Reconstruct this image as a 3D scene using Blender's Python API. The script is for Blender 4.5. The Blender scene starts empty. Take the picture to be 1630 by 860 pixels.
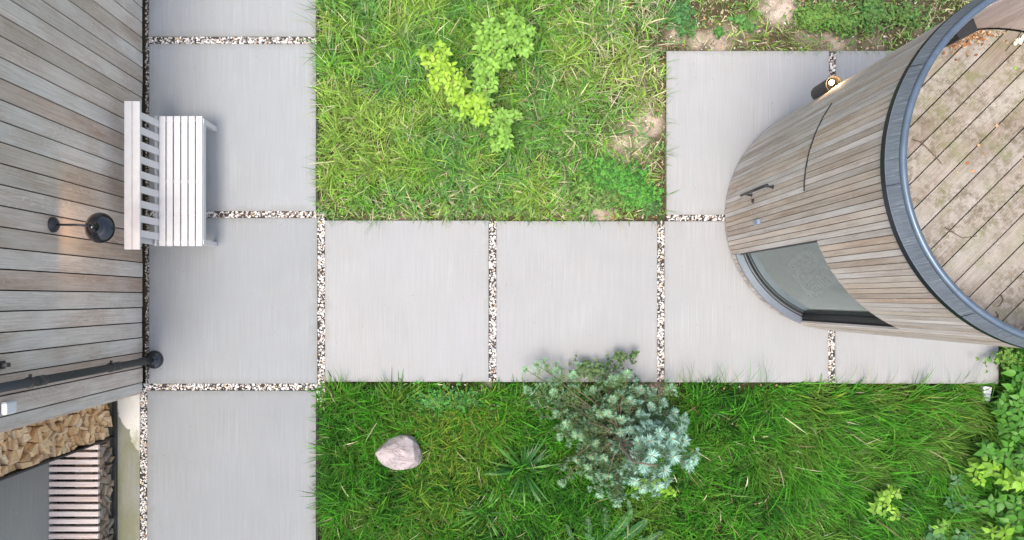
import bpy, bmesh, math, random
import numpy as np
from mathutils import Vector, Matrix
random.seed(7); rng = np.random.default_rng(7)
S = bpy.context.scene; COL = S.collection
PI = math.pi; R = math.radians
# ------------------------------------------------------------------ camera, world, sun, exposure
H = 8.6; F = 1127.0; NX, NY = 770.0, 475.0; PM = F / H          # looks straight down, image centre shifted off the nadir
cam = bpy.data.cameras.new('camera'); cam.sensor_width = 36; cam.lens = F / 1630 * 36
cam.shift_x = (815 - NX) / 1630; cam.shift_y = (NY - 430) / 1630; cam.clip_end = 200
co = bpy.data.objects.new('camera', cam); COL.objects.link(co); co.location = (0, 0, H); S.camera = co
W = bpy.data.worlds.new('World'); S.world = W; W.use_nodes = True
SUN_EL, SUN_AZ = R(72), R(214)                                    # compass direction the sun stands in (0 = +y, clockwise)
nt = W.node_tree; nt.nodes.clear()
sky = nt.nodes.new('ShaderNodeTexSky'); sky.sky_type = 'NISHITA'; sky.sun_disc = False
sky.sun_elevation = SUN_EL; sky.sun_rotation = SUN_AZ; sky.dust_density = 4; sky.air_density = 1.0; sky.ozone_density = 1.0
hs = nt.nodes.new('ShaderNodeHueSaturation'); hs.inputs['Saturation'].default_value = 0.82
bg = nt.nodes.new('ShaderNodeBackground'); bg.inputs[1].default_value = 0.15
out = nt.nodes.new('ShaderNodeOutputWorld')
nt.links.new(sky.outputs[0], hs.inputs['Color']); nt.links.new(hs.outputs[0], bg.inputs[0]); nt.links.new(bg.outputs[0], out.inputs[0])
sl = bpy.data.lights.new('sun', 'SUN'); sl.energy = 1.0; sl.angle = R(24); sl.color = (1.0, 0.91, 0.80)
so = bpy.data.objects.new('sun', sl); COL.objects.link(so)
sd = Vector((math.sin(SUN_AZ) * math.cos(SUN_EL), math.cos(SUN_AZ) * math.cos(SUN_EL), math.sin(SUN_EL)))
so.rotation_euler = sd.to_track_quat('Z', 'Y').to_euler(); so.location = sd * 20
S.view_settings.view_transform = 'Standard'; S.view_settings.look = 'None'; S.view_settings.gamma = 1
S.view_settings.exposure = 1.18

# ------------------------------------------------------------------ helpers
def U(px, py, z=0.0):
    k = (H - z) / F
    return Vector(((px - NX) * k, (NY - py) * k, z))
def tag(o, label=None, cat=None, group=None, kind=None):
    if label: o['label'] = label
    if cat: o['category'] = cat
    if group: o['group'] = group
    if kind: o['kind'] = kind
    return o
def empty(name, loc=(0, 0, 0), rz=0):
    o = bpy.data.objects.new(name, None); COL.objects.link(o); o.location = loc; o.rotation_euler = (0, 0, rz); o.empty_display_size = .1
    return o
def link(name, me, parent=None, mat=None):
    o = bpy.data.objects.new(name, me); COL.objects.link(o)
    if parent is not None: o.parent = parent
    if mat is not None and not me.materials: me.materials.append(mat)
    return o
def obj(name, bm, mat, parent=None, smooth=False):
    me = bpy.data.meshes.new(name); bm.normal_update(); bm.to_mesh(me); bm.free(); me.materials.append(mat)
    if smooth: me.polygons.foreach_set('use_smooth', [True] * len(me.polygons))
    return link(name, me, parent)
def meshnp(name, verts, faces_flat, sizes, mat, parent=None, col=None, smooth=False):
    me = bpy.data.meshes.new(name); verts = np.asarray(verts, dtype=np.float32)
    me.vertices.add(len(verts)); me.vertices.foreach_set('co', verts.ravel())
    me.loops.add(len(faces_flat)); me.loops.foreach_set('vertex_index', np.asarray(faces_flat, dtype=np.int32))
    me.polygons.add(len(sizes)); st = np.concatenate([[0], np.cumsum(sizes)[:-1]]).astype(np.int32)
    me.polygons.foreach_set('loop_start', st); me.polygons.foreach_set('loop_total', np.asarray(sizes, dtype=np.int32))
    if smooth: me.polygons.foreach_set('use_smooth', np.ones(len(sizes), dtype=bool))
    if col is not None:
        a = me.color_attributes.new('tint', 'FLOAT_COLOR', 'POINT'); c = np.ones((len(verts), 4), np.float32); c[:, :3] = col
        a.data.foreach_set('color', c.ravel())
    me.update(calc_edges=True); me.materials.append(mat)
    return link(name, me, parent)
def box(bm, x0, x1, y0, y1, z0, z1, bev=0.0):
    m = bmesh.new(); bmesh.ops.create_cube(m, size=1)
    for v in m.verts: v.co = Vector((x0 + (v.co.x + .5) * (x1 - x0), y0 + (v.co.y + .5) * (y1 - y0), z0 + (v.co.z + .5) * (z1 - z0)))
    if bev: bmesh.ops.bevel(m, geom=list(m.edges), offset=bev, segments=1, affect='EDGES')
    me = bpy.data.meshes.new('t'); m.to_mesh(me); m.free(); bm.from_mesh(me); bpy.data.meshes.remove(me)
    return bm
def bx(*a, bev=0.0): return box(bmesh.new(), *a, bev=bev)
def tube(bm, pts, rads, n=10, cap=True):
    pts = [Vector(p) for p in pts]; rings = []
    if not hasattr(rads, '__len__'): rads = [rads] * len(pts)
    prev = None
    for i, p in enumerate(pts):
        d = (pts[min(i + 1, len(pts) - 1)] - pts[max(i - 1, 0)]).normalized()
        if prev is None: a = d.orthogonal().normalized()
        else: a = (prev - d * prev.dot(d)).normalized()
        prev = a; b = d.cross(a)
        rings.append([bm.verts.new(p + (a * math.cos(2 * PI * k / n) + b * math.sin(2 * PI * k / n)) * rads[i]) for k in range(n)])
    for i in range(len(pts) - 1):
        for k in range(n): bm.faces.new((rings[i][k], rings[i][(k + 1) % n], rings[i + 1][(k + 1) % n], rings[i + 1][k]))
    if cap: bm.faces.new(rings[0][::-1]); bm.faces.new(rings[-1])
    return bm
def lathe(bm, prof, n=32, c=(0, 0, 0), ax='z'):
    rings = []
    for r, z in prof:
        ring = []
        for k in range(n):
            a = 2 * PI * k / n; x, y = r * math.cos(a), r * math.sin(a)
            p = (x, y, z) if ax == 'z' else (z, x, y)
            ring.append(bm.verts.new(Vector(c) + Vector(p)))
        rings.append(ring)
    for i in range(len(prof) - 1):
        for k in range(n): bm.faces.new((rings[i][k], rings[i][(k + 1) % n], rings[i + 1][(k + 1) % n], rings[i + 1][k]))
    return bm
def arcbox(bm, r0, r1, a0, a1, z0, z1, n=24):                    # a bent box: ring sector (degrees)
    full = abs(a1 - a0) >= 359.9; prev = None; first = None
    for i in range(n + 1):
        if full and i == n: cur = first
        else:
            a = R(a0 + (a1 - a0) * i / n); c, s = math.cos(a), math.sin(a)
            cur = [bm.verts.new((r * c, r * s, z)) for r, z in ((r0, z0), (r1, z0), (r1, z1), (r0, z1))]
        if prev:
            for k in range(4): bm.faces.new((prev[k], cur[k], cur[(k + 1) % 4], prev[(k + 1) % 4]))
        else: first = cur
        prev = cur
    if not full: bm.faces.new(first[::-1]); bm.faces.new(prev)
    bmesh.ops.recalc_face_normals(bm, faces=bm.faces)
    return bm
def vnoise(x, y, seed=0):                                        # smooth value noise 0..1, vectorised
    t = np.random.default_rng(seed).random((256, 256)); x = np.asarray(x, float); y = np.asarray(y, float)
    xi = np.floor(x).astype(int); yi = np.floor(y).astype(int); fx = x - xi; fy = y - yi
    fx = fx * fx * (3 - 2 * fx); fy = fy * fy * (3 - 2 * fy); g = lambda a, b: t[a % 256, b % 256]
    return (g(xi, yi) * (1 - fx) + g(xi + 1, yi) * fx) * (1 - fy) + (g(xi, yi + 1) * (1 - fx) + g(xi + 1, yi + 1) * fx) * fy
# ------------------------------------------------------------------ materials
def mat(name):
    m = bpy.data.materials.new(name); m.use_nodes = True; t = m.node_tree; return m, t, t.nodes['Principled BSDF']
def N(t, typ, **kw):
    n = t.nodes.new(typ)
    for k, v in kw.items():
        if k.startswith('i_'):
            key = k[2:].replace('_', ' '); n.inputs[key].default_value = v
        else: setattr(n, k, v)
    return n
def L(t, a, b): t.links.new(a, b)
def mathn(t, op, a, b=None, clamp=False):
    n = N(t, 'ShaderNodeMath', operation=op, use_clamp=clamp)
    for i, v in enumerate((a, b)):
        if v is None: continue
        if isinstance(v, (int, float)): n.inputs[i].default_value = v
        else: L(t, v, n.inputs[i])
    return n.outputs[0]
def mixc(t, f, a, b, bt='MIX'):
    n = N(t, 'ShaderNodeMix', data_type='RGBA', blend_type=bt)
    if isinstance(f, (int, float)): n.inputs[0].default_value = f
    else: L(t, f, n.inputs[0])
    for i, v in ((6, a), (7, b)):
        if isinstance(v, tuple): n.inputs[i].default_value = (*v, 1)
        else: L(t, v, n.inputs[i])
    return n.outputs[2]
def ramp(t, f, stops, interp='LINEAR'):
    n = N(t, 'ShaderNodeValToRGB'); cr = n.color_ramp; cr.interpolation = interp
    while len(cr.elements) < len(stops): cr.elements.new(.5)
    for e, (p, c) in zip(cr.elements, stops): e.position = p; e.color = (*c, 1) if isinstance(c, tuple) else (c, c, c, 1)
    L(t, f, n.inputs[0]); return n.outputs[0]
def mapped(t, src, scale, offs=None):
    m = N(t, 'ShaderNodeMapping'); m.inputs['Scale'].default_value = scale; L(t, src, m.inputs['Vector'])
    if offs is not None: L(t, offs, m.inputs['Location'])
    return m.outputs[0]
def noise(t, vec, scale, detail=4, rough=.55, dist=0.0):
    n = N(t, 'ShaderNodeTexNoise'); n.inputs['Scale'].default_value = scale; n.inputs['Detail'].default_value = detail
    n.inputs['Roughness'].default_value = rough; n.inputs['Distortion'].default_value = dist; L(t, vec, n.inputs['Vector']); return n.outputs['Fac']
def bump(t, p, h, strength, dist):
    b = N(t, 'ShaderNodeBump'); b.inputs['Strength'].default_value = strength; b.inputs['Distance'].default_value = dist
    L(t, h, b.inputs['Height']); L(t, b.outputs[0], p.inputs['Normal'])
def wood(name, stops, ax=2, stain=None, grain=.55, rough=.75, fine=1.0):
    m, t, p = mat(name); tc = N(t, 'ShaderNodeTexCoord'); oi = N(t, 'ShaderNodeObjectInfo')
    off = N(t, 'ShaderNodeCombineXYZ'); r = oi.outputs['Random']
    L(t, mathn(t, 'MULTIPLY', r, 37.0), off.inputs[0]); L(t, mathn(t, 'MULTIPLY', r, 91.0), off.inputs[1]); L(t, mathn(t, 'MULTIPLY', r, 53.0), off.inputs[2])
    ad = N(t, 'ShaderNodeVectorMath', operation='ADD'); L(t, tc.outputs['Object'], ad.inputs[0]); L(t, off.outputs[0], ad.inputs[1]); v = ad.outputs[0]
    def sc(a, l): s = [a, a, a]; s[ax] = l; return tuple(s)
    base = ramp(t, r, stops)
    g1 = noise(t, mapped(t, v, sc(90 * fine, 2.2)), 1, 5, .6)                       # fine straight grain
    g2 = noise(t, mapped(t, v, sc(7, .7)), 1, 2, .5)                               # slow field whose contour lines make the cathedral figure
    cath = mathn(t, 'ABSOLUTE', mathn(t, 'SINE', mathn(t, 'MULTIPLY', g2, 95.0)))
    g3 = noise(t, mapped(t, v, sc(2.4, 1.1)), 1, 3, .6)                            # where the figure shows, patches of tone
    cm = mathn(t, 'MULTIPLY', ramp(t, g3, [(.42, 0.), (.60, 1.)]), ramp(t, cath, [(0, 0.), (.5, 1.)]))
    c = mixc(t, ramp(t, g1, [(.35, 0.), (.7, 1.)]), base, mixc(t, .5, base, (.30, .255, .20), 'MULTIPLY'))
    c = mixc(t, mathn(t, 'MULTIPLY', cm, grain), c, mixc(t, 1.0, c, (.60, .50, .42), 'MULTIPLY'))
    c = mixc(t, ramp(t, noise(t, mapped(t, v, sc(5, 1.2)), 1, 4), [(.35, 0.), (.75, .55)]), c, mixc(t, .6, c, (.62, .64, .60)))
    # short dark checks
    ck = ramp(t, noise(t, mapped(t, v, sc(140 * fine, 7)), 1, 2, .5), [(.68, 0.), (.74, .6)])
    c = mixc(t, ck, c, (.10, .08, .065))
    if stain: c = stain(t, c)
    L(t, c, p.inputs['Base Color']); p.inputs['Roughness'].default_value = rough; p.inputs['Specular IOR Level'].default_value = .25
    hgt = mathn(t, 'ADD', mathn(t, 'MULTIPLY', g1, .6), mathn(t, 'MULTIPLY', cath, -.15))
    bump(t, p, hgt, .5, .004)
    return m
def plain(name, c, rough=.5, metal=0.0, spec=.5, nz=0.0, nscale=40, coat=0.0):
    m, t, p = mat(name); p.inputs['Roughness'].default_value = rough; p.inputs['Metallic'].default_value = metal; p.inputs['Specular IOR Level'].default_value = spec
    p.inputs['Coat Weight'].default_value = coat
    tc = N(t, 'ShaderNodeTexCoord'); n = noise(t, tc.outputs['Object'], nscale, 5, .6)
    cc = ramp(t, n, [(.3, tuple(max(0, x * (1 - nz)) for x in c)), (.7, tuple(min(1, x * (1 + nz)) for x in c))])
    L(t, cc, p.inputs['Base Color']); L(t, ramp(t, n, [(.3, max(0, rough - .06)), (.7, min(1, rough + .08))]), p.inputs['Roughness'])
    return m
def concrete(name, base, moss=False, bs=(110, 1.6, 1.6), scuff=False):
    m, t, p = mat(name); g = N(t, 'ShaderNodeNewGeometry'); oi = N(t, 'ShaderNodeObjectInfo'); P = g.outputs['Position']
    br = noise(t, mapped(t, P, bs), 1, 3, .6)                          # broom strokes run along y
    br2 = noise(t, mapped(t, P, (30, .9, .9)), 1, 3, .6)
    bl = noise(t, P, 1.3, 5, .55); sp = noise(t, P, 75, 3, .6); sp2 = noise(t, P, 22, 4, .7)
    c = ramp(t, bl, [(.25, tuple(x * .90 for x in base)), (.75, tuple(min(1, x * 1.08) for x in base))])
    c = mixc(t, ramp(t, br, [(.3, 0.), (.7, .65)]), c, tuple(x * .72 for x in base))
    c = mixc(t, ramp(t, br2, [(.4, 0.), (.75, .45)]), c, (base[0] * .84, base[1] * .82, base[2] * .78))
    c = mixc(t, ramp(t, sp, [(.56, 0.), (.72, .45)]), c, tuple(x * .58 for x in base))
    c = mixc(t, ramp(t, sp2, [(.69, 0.), (.75, .5)]), c, (.24, .22, .20))
    c = mixc(t, ramp(t, noise(t, P, 3.1, 6, .7), [(.48, 0.), (.75, .35)]), c, (base[0] * .88, base[1] * .84, base[2] * .76))
    vo = N(t, 'ShaderNodeTexVoronoi'); vo.inputs['Scale'].default_value = 7; L(t, P, vo.inputs['Vector'])
    c = mixc(t, ramp(t, vo.outputs['Distance'], [(.030, .75), (.045, 0.)]), c, (.07, .065, .06))
    if moss:
        sx = N(t, 'ShaderNodeSeparateXYZ'); L(t, P, sx.inputs[0])
        ed_ = mathn(t, 'ADD', mathn(t, 'ADD', mathn(t, 'MULTIPLY', sx.outputs[1], 1.0), 1.62), mathn(t, 'MULTIPLY', mathn(t, 'ADD', sx.outputs[0], 4.33), 1.9))
        ed_ = mathn(t, 'ADD', ed_, mathn(t, 'MULTIPLY', mathn(t, 'SUBTRACT', noise(t, P, 9, 4, .6), .5), .35))
        c = mixc(t, ramp(t, ed_, [(.0, 0.), (.02, 1.)]), c, (.62, .60, .53))
        mo = ramp(t, mathn(t, 'ADD', noise(t, mapped(t, P, (3, 1.2, 1)), 1, 4, .6), mathn(t, 'MULTIPLY', noise(t, P, 40, 3, .6), .2)), [(.52, 0.), (.78, .8)])
        c = mixc(t, mo, c, (.16, .16, .05))
    if not moss and not scuff:                                   # soil washed over the slab margins
        tco = N(t, 'ShaderNodeTexCoord'); so_ = N(t, 'ShaderNodeSeparateXYZ'); L(t, tco.outputs['Object'], so_.inputs[0])
        e_ = mathn(t, 'MAXIMUM', mathn(t, 'ABSOLUTE', so_.outputs[0]), mathn(t, 'ABSOLUTE', so_.outputs[1]))
        e_ = mathn(t, 'ADD', e_, mathn(t, 'MULTIPLY', mathn(t, 'SUBTRACT', noise(t, P, 6, 6, .75), .5), .28))
        c = mixc(t, ramp(t, e_, [(.93, 0.), (1.04, .42)]), c, (base[0] * .66, base[1] * .62, base[2] * .54))
        c = mixc(t, ramp(t, noise(t, P, .8, 3, .5), [(.42, 0.), (.62, .35)]), c, (base[0] * .84, base[1] * .86, base[2] * .88))
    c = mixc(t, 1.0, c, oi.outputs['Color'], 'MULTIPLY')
    if scuff: c = mixc(t, ramp(t, noise(t, mapped(t, P, (1, 5, 3)), 1, 5, .75), [(.62, 0.), (.72, .6)]), c, (.42, .44, .45))
    L(t, c, p.inputs['Base Color']); p.inputs['Roughness'].default_value = .85; p.inputs['Specular IOR Level'].default_value = .25
    bump(t, p, mathn(t, 'ADD', br, mathn(t, 'MULTIPLY', sp, .5)), .35, .003)
    return m
def foliage(name, tint=True, rough=.5, trans=.35, base=(.1, .2, .03), var=.35, spec=.3):
    m, t, p = mat(name); oi = N(t, 'ShaderNodeObjectInfo'); g = N(t, 'ShaderNodeNewGeometry')
    if tint:
        a = N(t, 'ShaderNodeAttribute'); a.attribute_name = 'tint'; c = a.outputs['Color']
    else:
        c = ramp(t, oi.outputs['Random'], [(0, tuple(x * (1 - var) for x in base)), (.5, base), (1, (min(1, base[0] * (1 + var * 1.3)), min(1, base[1] * (1 + var)), base[2] * (1 + var * .4)))])
    c = mixc(t, ramp(t, noise(t, g.outputs['Position'], 9, 3), [(.3, 0.), (.75, .35)]), c, mixc(t, 1.0, c, (.72, .80, .70), 'MULTIPLY'))
    L(t, c, p.inputs['Base Color']); p.inputs['Roughness'].default_value = rough; p.inputs['Specular IOR Level'].default_value = spec
    tr = N(t, 'ShaderNodeBsdfTranslucent'); L(t, mixc(t, .15, c, (.15, .32, .02)), tr.inputs['Color'])
    ms = N(t, 'ShaderNodeMixShader'); ms.inputs[0].default_value = trans; L(t, p.outputs[0], ms.inputs[1]); L(t, tr.outputs[0], ms.inputs[2])
    o = [n for n in t.nodes if n.bl_idname == 'ShaderNodeOutputMaterial'][0]; L(t, ms.outputs[0], o.inputs['Surface'])
    return m

M_slab = concrete('brushed_concrete', (.352, .353, .347))
M_porch = concrete('damp_concrete', (.26, .26, .22), moss=True)
M_cwall = concrete('grey_concrete_wall', (.34, .34, .31), False, (1, 1.6, 60), True)
def wallstain(t, c):
    g = N(t, 'ShaderNodeNewGeometry'); n = noise(t, mapped(t, g.outputs['Position'], (1, 2.2, 1.1)), 1, 5, .6)
    c = mixc(t, ramp(t, n, [(.48, 0.), (.76, .35)]), c, (.70, .67, .61))
    n2 = noise(t, mapped(t, g.outputs['Position'], (1, 1.7, 1.6)), 1.3, 4, .6)
    return mixc(t, ramp(t, n2, [(.62, 0.), (.80, .35)]), c, (.26, .29, .18))
M_board = wood('weathered_wall_board', [(0, (.54, .41, .30)), (.3, (.66, .585, .50)), (.55, (.73, .67, .60)), (.8, (.78, .68, .59)), (1, (.58, .43, .33))], 2, wallstain)
M_slat = wood('weathered_cedar_slat', [(0, (.40, .33, .275)), (.2, (.53, .43, .335)), (.4, (.57, .51, .46)), (.6, (.47, .415, .37)), (.8, (.66, .59, .54)), (.9, (.52, .39, .28)), (1, (.62, .56, .52))], 2, None, .5)
def deckstain(t, c):
    g = N(t, 'ShaderNodeNewGeometry'); P = g.outputs['Position']
    a = ramp(t, noise(t, P, 2.6, 6, .65), [(.38, 0.), (.58, .85)]); b = ramp(t, noise(t, P, 13, 7, .8), [(.44, 0.), (.58, 1.)])
    c = mixc(t, mathn(t, 'MULTIPLY', a, b), c, (.12, .10, .06))
    c = mixc(t, mathn(t, 'MULTIPLY', ramp(t, noise(t, P, 4.5, 4, .6), [(.48, 0.), (.66, .65)]), ramp(t, b, [(0, .35), (1, 1.)])), c, (.19, .20, .09))
    c = mixc(t, ramp(t, noise(t, P, 1.1, 4, .6), [(.50, 0.), (.8, .5)]), c, (.36, .35, .325))
    return mixc(t, ramp(t, noise(t, P, 55, 3, .6), [(.62, 0.), (.75, .45)]), c, (.16, .12, .10))
M_deck = wood('stained_deck_board', [(0, (.29, .245, .205)), (.5, (.345, .295, .25)), (1, (.32, .285, .25))], 0, deckstain, .3)
M_lining = wood('pinkish_lining_board', [(0, (.50, .40, .34)), (.5, (.56, .46, .40)), (1, (.47, .38, .33))], 2, None, .35)
M_pink = wood('planed_bench_slat', [(0, (.70, .56, .50)), (.5, (.78, .66, .61)), (1, (.72, .60, .54))], 0, None, .25)
M_log = wood('split_log_face', [(0, (.62, .33, .11)), (.25, (.90, .58, .27)), (.5, (.96, .70, .38)), (.75, (.80, .47, .19)), (1, (.97, .79, .52))], 2, None, .2, fine=.6)
M_logdark = wood('dark_log_face', [(0, (.16, .10, .06)), (.5, (.36, .24, .14)), (.8, (.22, .18, .14)), (1, (.62, .46, .27))], 2, None, .2, fine=.6)  # darker browns for the low stack than for the tall one
M_bark = plain('log_shadow_bark', (.05, .035, .025), .9, nz=.4)
M_dark = plain('dark_backing', (.018, .016, .015), .9, nz=.3)
M_black = plain('matt_black_steel', (.02, .02, .021), .45, nz=.15)
M_pipe = plain('charcoal_downpipe', (.018, .021, .022), .45, nz=.08)
M_lamp = plain('blue_black_enamel', (.003, .004, .007), .16, nz=.1, coat=.5)
M_white = plain('white_paint', (.60, .585, .565), .45, nz=.05, nscale=12)
M_wbox = plain('pale_plastic', (.72, .74, .75), .4, nz=.03)
M_zincd = plain('dark_blue_steel', (.016, .020, .028), .4, .3, nz=.15)
def zinc():
    m, t, p = mat('streaked_flashing'); tc = N(t, 'ShaderNodeTexCoord')
    sx = N(t, 'ShaderNodeSeparateXYZ'); L(t, tc.outputs['Object'], sx.inputs[0])
    ang = mathn(t, 'ARCTAN2', sx.outputs[1], sx.outputs[0])
    rad = N(t, 'ShaderNodeVectorMath', operation='LENGTH'); L(t, tc.outputs['Object'], rad.inputs[0])
    cx = N(t, 'ShaderNodeCombineXYZ'); L(t, ang, cx.inputs[0]); L(t, rad.outputs['Value'], cx.inputs[1])
    n = noise(t, mapped(t, cx.outputs[0], (130, 4, 1)), 1, 5, .7); n2 = noise(t, mapped(t, cx.outputs[0], (5, 3, 1)), 1, 3, .6)
    n3 = noise(t, mapped(t, cx.outputs[0], (170, 16, 1)), 1, 2, .5)
    c = ramp(t, n, [(.3, (.12, .14, .165)), (.52, (.22, .255, .295)), (.75, (.46, .51, .56))])
    c = mixc(t, ramp(t, n2, [(.35, 0.), (.7, .55)]), c, (.14, .165, .20))
    c = mixc(t, ramp(t, n3, [(.66, 0.), (.74, .7)]), c, (.62, .64, .66))
    L(t, c, p.inputs['Base Color']); p.inputs['Metallic'].default_value = .35; p.inputs['Roughness'].default_value = .42
    return m
M_flash = zinc()
M_tube = plain('blue_grey_rim_tube', (.10, .135, .175), .33, .4, nz=.12, nscale=9)
M_frame = plain('grey_blue_window_frame', (.13, .15, .18), .4, .2, nz=.1)
M_keypad = plain('blue_grey_plastic', (.20, .25, .31), .4)
M_stone = plain('sauna_stone', (.40, .43, .41), .8, nz=.3, nscale=30)
M_tray = plain('pale_heater_steel', (.92, .95, .93), .35, .2)
M_floor = plain('interior_floor', (.40, .45, .42), .6, nz=.12, nscale=3)
M_inner = plain('interior_wall', (.30, .33, .31), .8, nz=.2, nscale=6)
def glassm():
    m, t, p = mat('tinted_window_glass'); t.nodes.remove(p)
    gl = N(t, 'ShaderNodeBsdfGlossy'); gl.inputs['Roughness'].default_value = .02; gl.inputs['Color'].default_value = (.88, .99, .965, 1)
    tr = N(t, 'ShaderNodeBsdfTransparent'); tr.inputs['Color'].default_value = (.92, .97, .95, 1)
    fr = N(t, 'ShaderNodeFresnel'); fr.inputs['IOR'].default_value = 2.6
    ms = N(t, 'ShaderNodeMixShader'); L(t, mathn(t, 'MULTIPLY', fr.outputs[0], 1.4, True), ms.inputs[0]); L(t, tr.outputs[0], ms.inputs[1]); L(t, gl.outputs[0], ms.inputs[2])
    o = [n for n in t.nodes if n.bl_idname == 'ShaderNodeOutputMaterial'][0]; L(t, ms.outputs[0], o.inputs['Surface']); return m
M_glass = glassm()
def emis(name, c, s):
    m, t, p = mat(name); p.inputs['Emission Color'].default_value = (*c, 1); p.inputs['Emission Strength'].default_value = s; p.inputs['Base Color'].default_value = (*c, 1); return m
M_bulb = emis('warm_bulb', (1, .62, .28), 30)
def tinted(name, rough=.8):
    m, t, p = mat(name); a = N(t, 'ShaderNodeAttribute'); a.attribute_name = 'tint'; g = N(t, 'ShaderNodeNewGeometry')
    c = mixc(t, ramp(t, noise(t, g.outputs['Position'], 200, 3), [(.35, 0.), (.7, .4)]), a.outputs['Color'], mixc(t, 1.0, a.outputs['Color'], (.6, .58, .55), 'MULTIPLY'))
    L(t, c, p.inputs['Base Color']); p.inputs['Roughness'].default_value = rough; p.inputs['Specular IOR Level'].default_value = .3; return m
M_gravel = tinted('crushed_stone'); M_litter = tinted('dry_litter')
M_grass = foliage('grass_blades', True, .5, .22, spec=.18)
M_leafT = foliage('leaf_tinted', True, .45, .30)
M_needle = foliage('conifer_needles', True, .6, .15, spec=.15)
def soilm():
    m, t, p = mat('soil_and_sand'); g = N(t, 'ShaderNodeNewGeometry'); P = g.outputs['Position']
    n = noise(t, P, 9, 6, .7); n2 = noise(t, P, 70, 4, .7)
    sep = N(t, 'ShaderNodeSeparateXYZ'); L(t, P, sep.inputs[0])
    c = ramp(t, n, [(.3, (.045, .038, .018)), (.55, (.10, .08, .045)), (.75, (.20, .16, .11))])
    a = N(t, 'ShaderNodeAttribute'); a.attribute_name = 'tint'
    sand = ramp(t, n2, [(.3, (.34, .26, .19)), (.5, (.52, .42, .34)), (.75, (.66, .57, .48))])
    low = ramp(t, mathn(t, 'MULTIPLY_ADD', sep.outputs[1], 1.0), [(0, 1.), (.02, 0.)]); t.nodes[-2].inputs[2].default_value = .8
    c = mixc(t, low, c, (.028, .030, .012))
    c = mixc(t, a.outputs['Fac'], mixc(t, ramp(t, n2, [(.4, 0.), (.7, .6)]), c, (.05, .05, .02)), sand)
    L(t, c, p.inputs['Base Color']); p.inputs['Roughness'].default_value = .95; p.inputs['Specular IOR Level'].default_value = .1
    bump(t, p, n2, .8, .01); return m
M_soil = soilm()
M_joint = plain('dark_joint_bed', (.06, .05, .042), .95, nz=.4, nscale=120)
M_rock = None
def rockm():
    m, t, p = mat('pink_grey_granite'); tc = N(t, 'ShaderNodeTexCoord'); o = tc.outputs['Object']
    n = noise(t, o, 5, 6, .65, .6); n2 = noise(t, o, 60, 4, .6)
    c = ramp(t, n, [(.3, (.26, .225, .225)), (.5, (.40, .34, .33)), (.7, (.53, .445, .42))])
    c = mixc(t, ramp(t, n2, [(.45, 0.), (.7, .5)]), c, (.30, .26, .27))
    vn = noise(t, mapped(t, o, (3, 9, 4)), 1, 4, .6, 1.5); c = mixc(t, ramp(t, vn, [(.47, 0.), (.50, .9), (.53, 0.)]), c, (.15, .11, .10))
    L(t, c, p.inputs['Base Color']); p.inputs['Roughness'].default_value = .8; bump(t, p, mathn(t, 'ADD', n, mathn(t, 'MULTIPLY', n2, .2)), .6, .03); return m
M_rock = rockm()
M_bark2 = plain('conifer_bark', (.13, .105, .075), .85, nz=.35, nscale=60)
M_stem = plain('green_brown_stem', (.20, .15, .08), .7, nz=.3, nscale=60)

# ------------------------------------------------------------------ ground
GX = np.linspace(-9, 9, 241); GY = np.linspace(-6, 6, 161)
sand_spots = [(1003, 222, 46, .85), (965, 250, 34, .7), (1030, 190, 30, .9), (1240, 12, 34, 1.1), (1150, 62, 30, .8), (1110, 62, 20, .8), (1335, 62, 36, .7), (1085, 45, 26, .8), (960, 335, 24, 1.0), (930, 128, 20, .5),
              (1190, 40, 40, .5), (1005, 110, 26, .4), (1290, 50, 30, .6), (1030, 130, 28, .45), (910, 332, 30, .4), (700, 345, 22, .3), (640, 340, 20, .45), (1450, 30, 40, .4), (1400, 60, 30, .45),
              (1040, 630, 26, .9), (780, 612, 20, .5), (1055, 640, 20, .6), (520, 640, 12, .5), (512, 700, 10, .5), (512, 790, 10, .4), (1000, 650, 30, .3), (800, 370, 10, .3)]
def sandiness(px, py):
    s = np.zeros_like(px, dtype=float)
    nz = vnoise(px / 14, py / 14, 3) * .5 + vnoise(px / 5, py / 5, 4) * .5
    for x, y, r, a in sand_spots: s = np.maximum(s, a * np.exp(-(((px - x) / r) ** 2 + ((py - y) / r) ** 2)))
    return np.clip((s * (0.25 + nz * 1.25) - .20) * 1.5, 0, 1)
def ground():
    xs = np.concatenate([[-40, -20], GX, [20, 40]]); ys = np.concatenate([[-40, -18], GY, [18, 40]])
    X, Y = np.meshgrid(xs, ys); n = len(xs); m = len(ys)
    px = NX + X * PM; py = NY - Y * PM
    z = -.06 + (vnoise(X * 3, Y * 3, 9) - .5) * .03
    v = np.stack([X, Y, z], -1).reshape(-1, 3); idx = np.arange(n * m).reshape(m, n)
    f = np.stack([idx[:-1, :-1], idx[:-1, 1:], idx[1:, 1:], idx[1:, :-1]], -1).reshape(-1)
    c = np.repeat(sandiness(px.ravel(), py.ravel())[:, None], 3, 1)
    o = meshnp('ground', v, f, np.full((n - 1) * (m - 1), 4), M_soil, None, c, True); tag(o, kind='structure')
ground()
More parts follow.
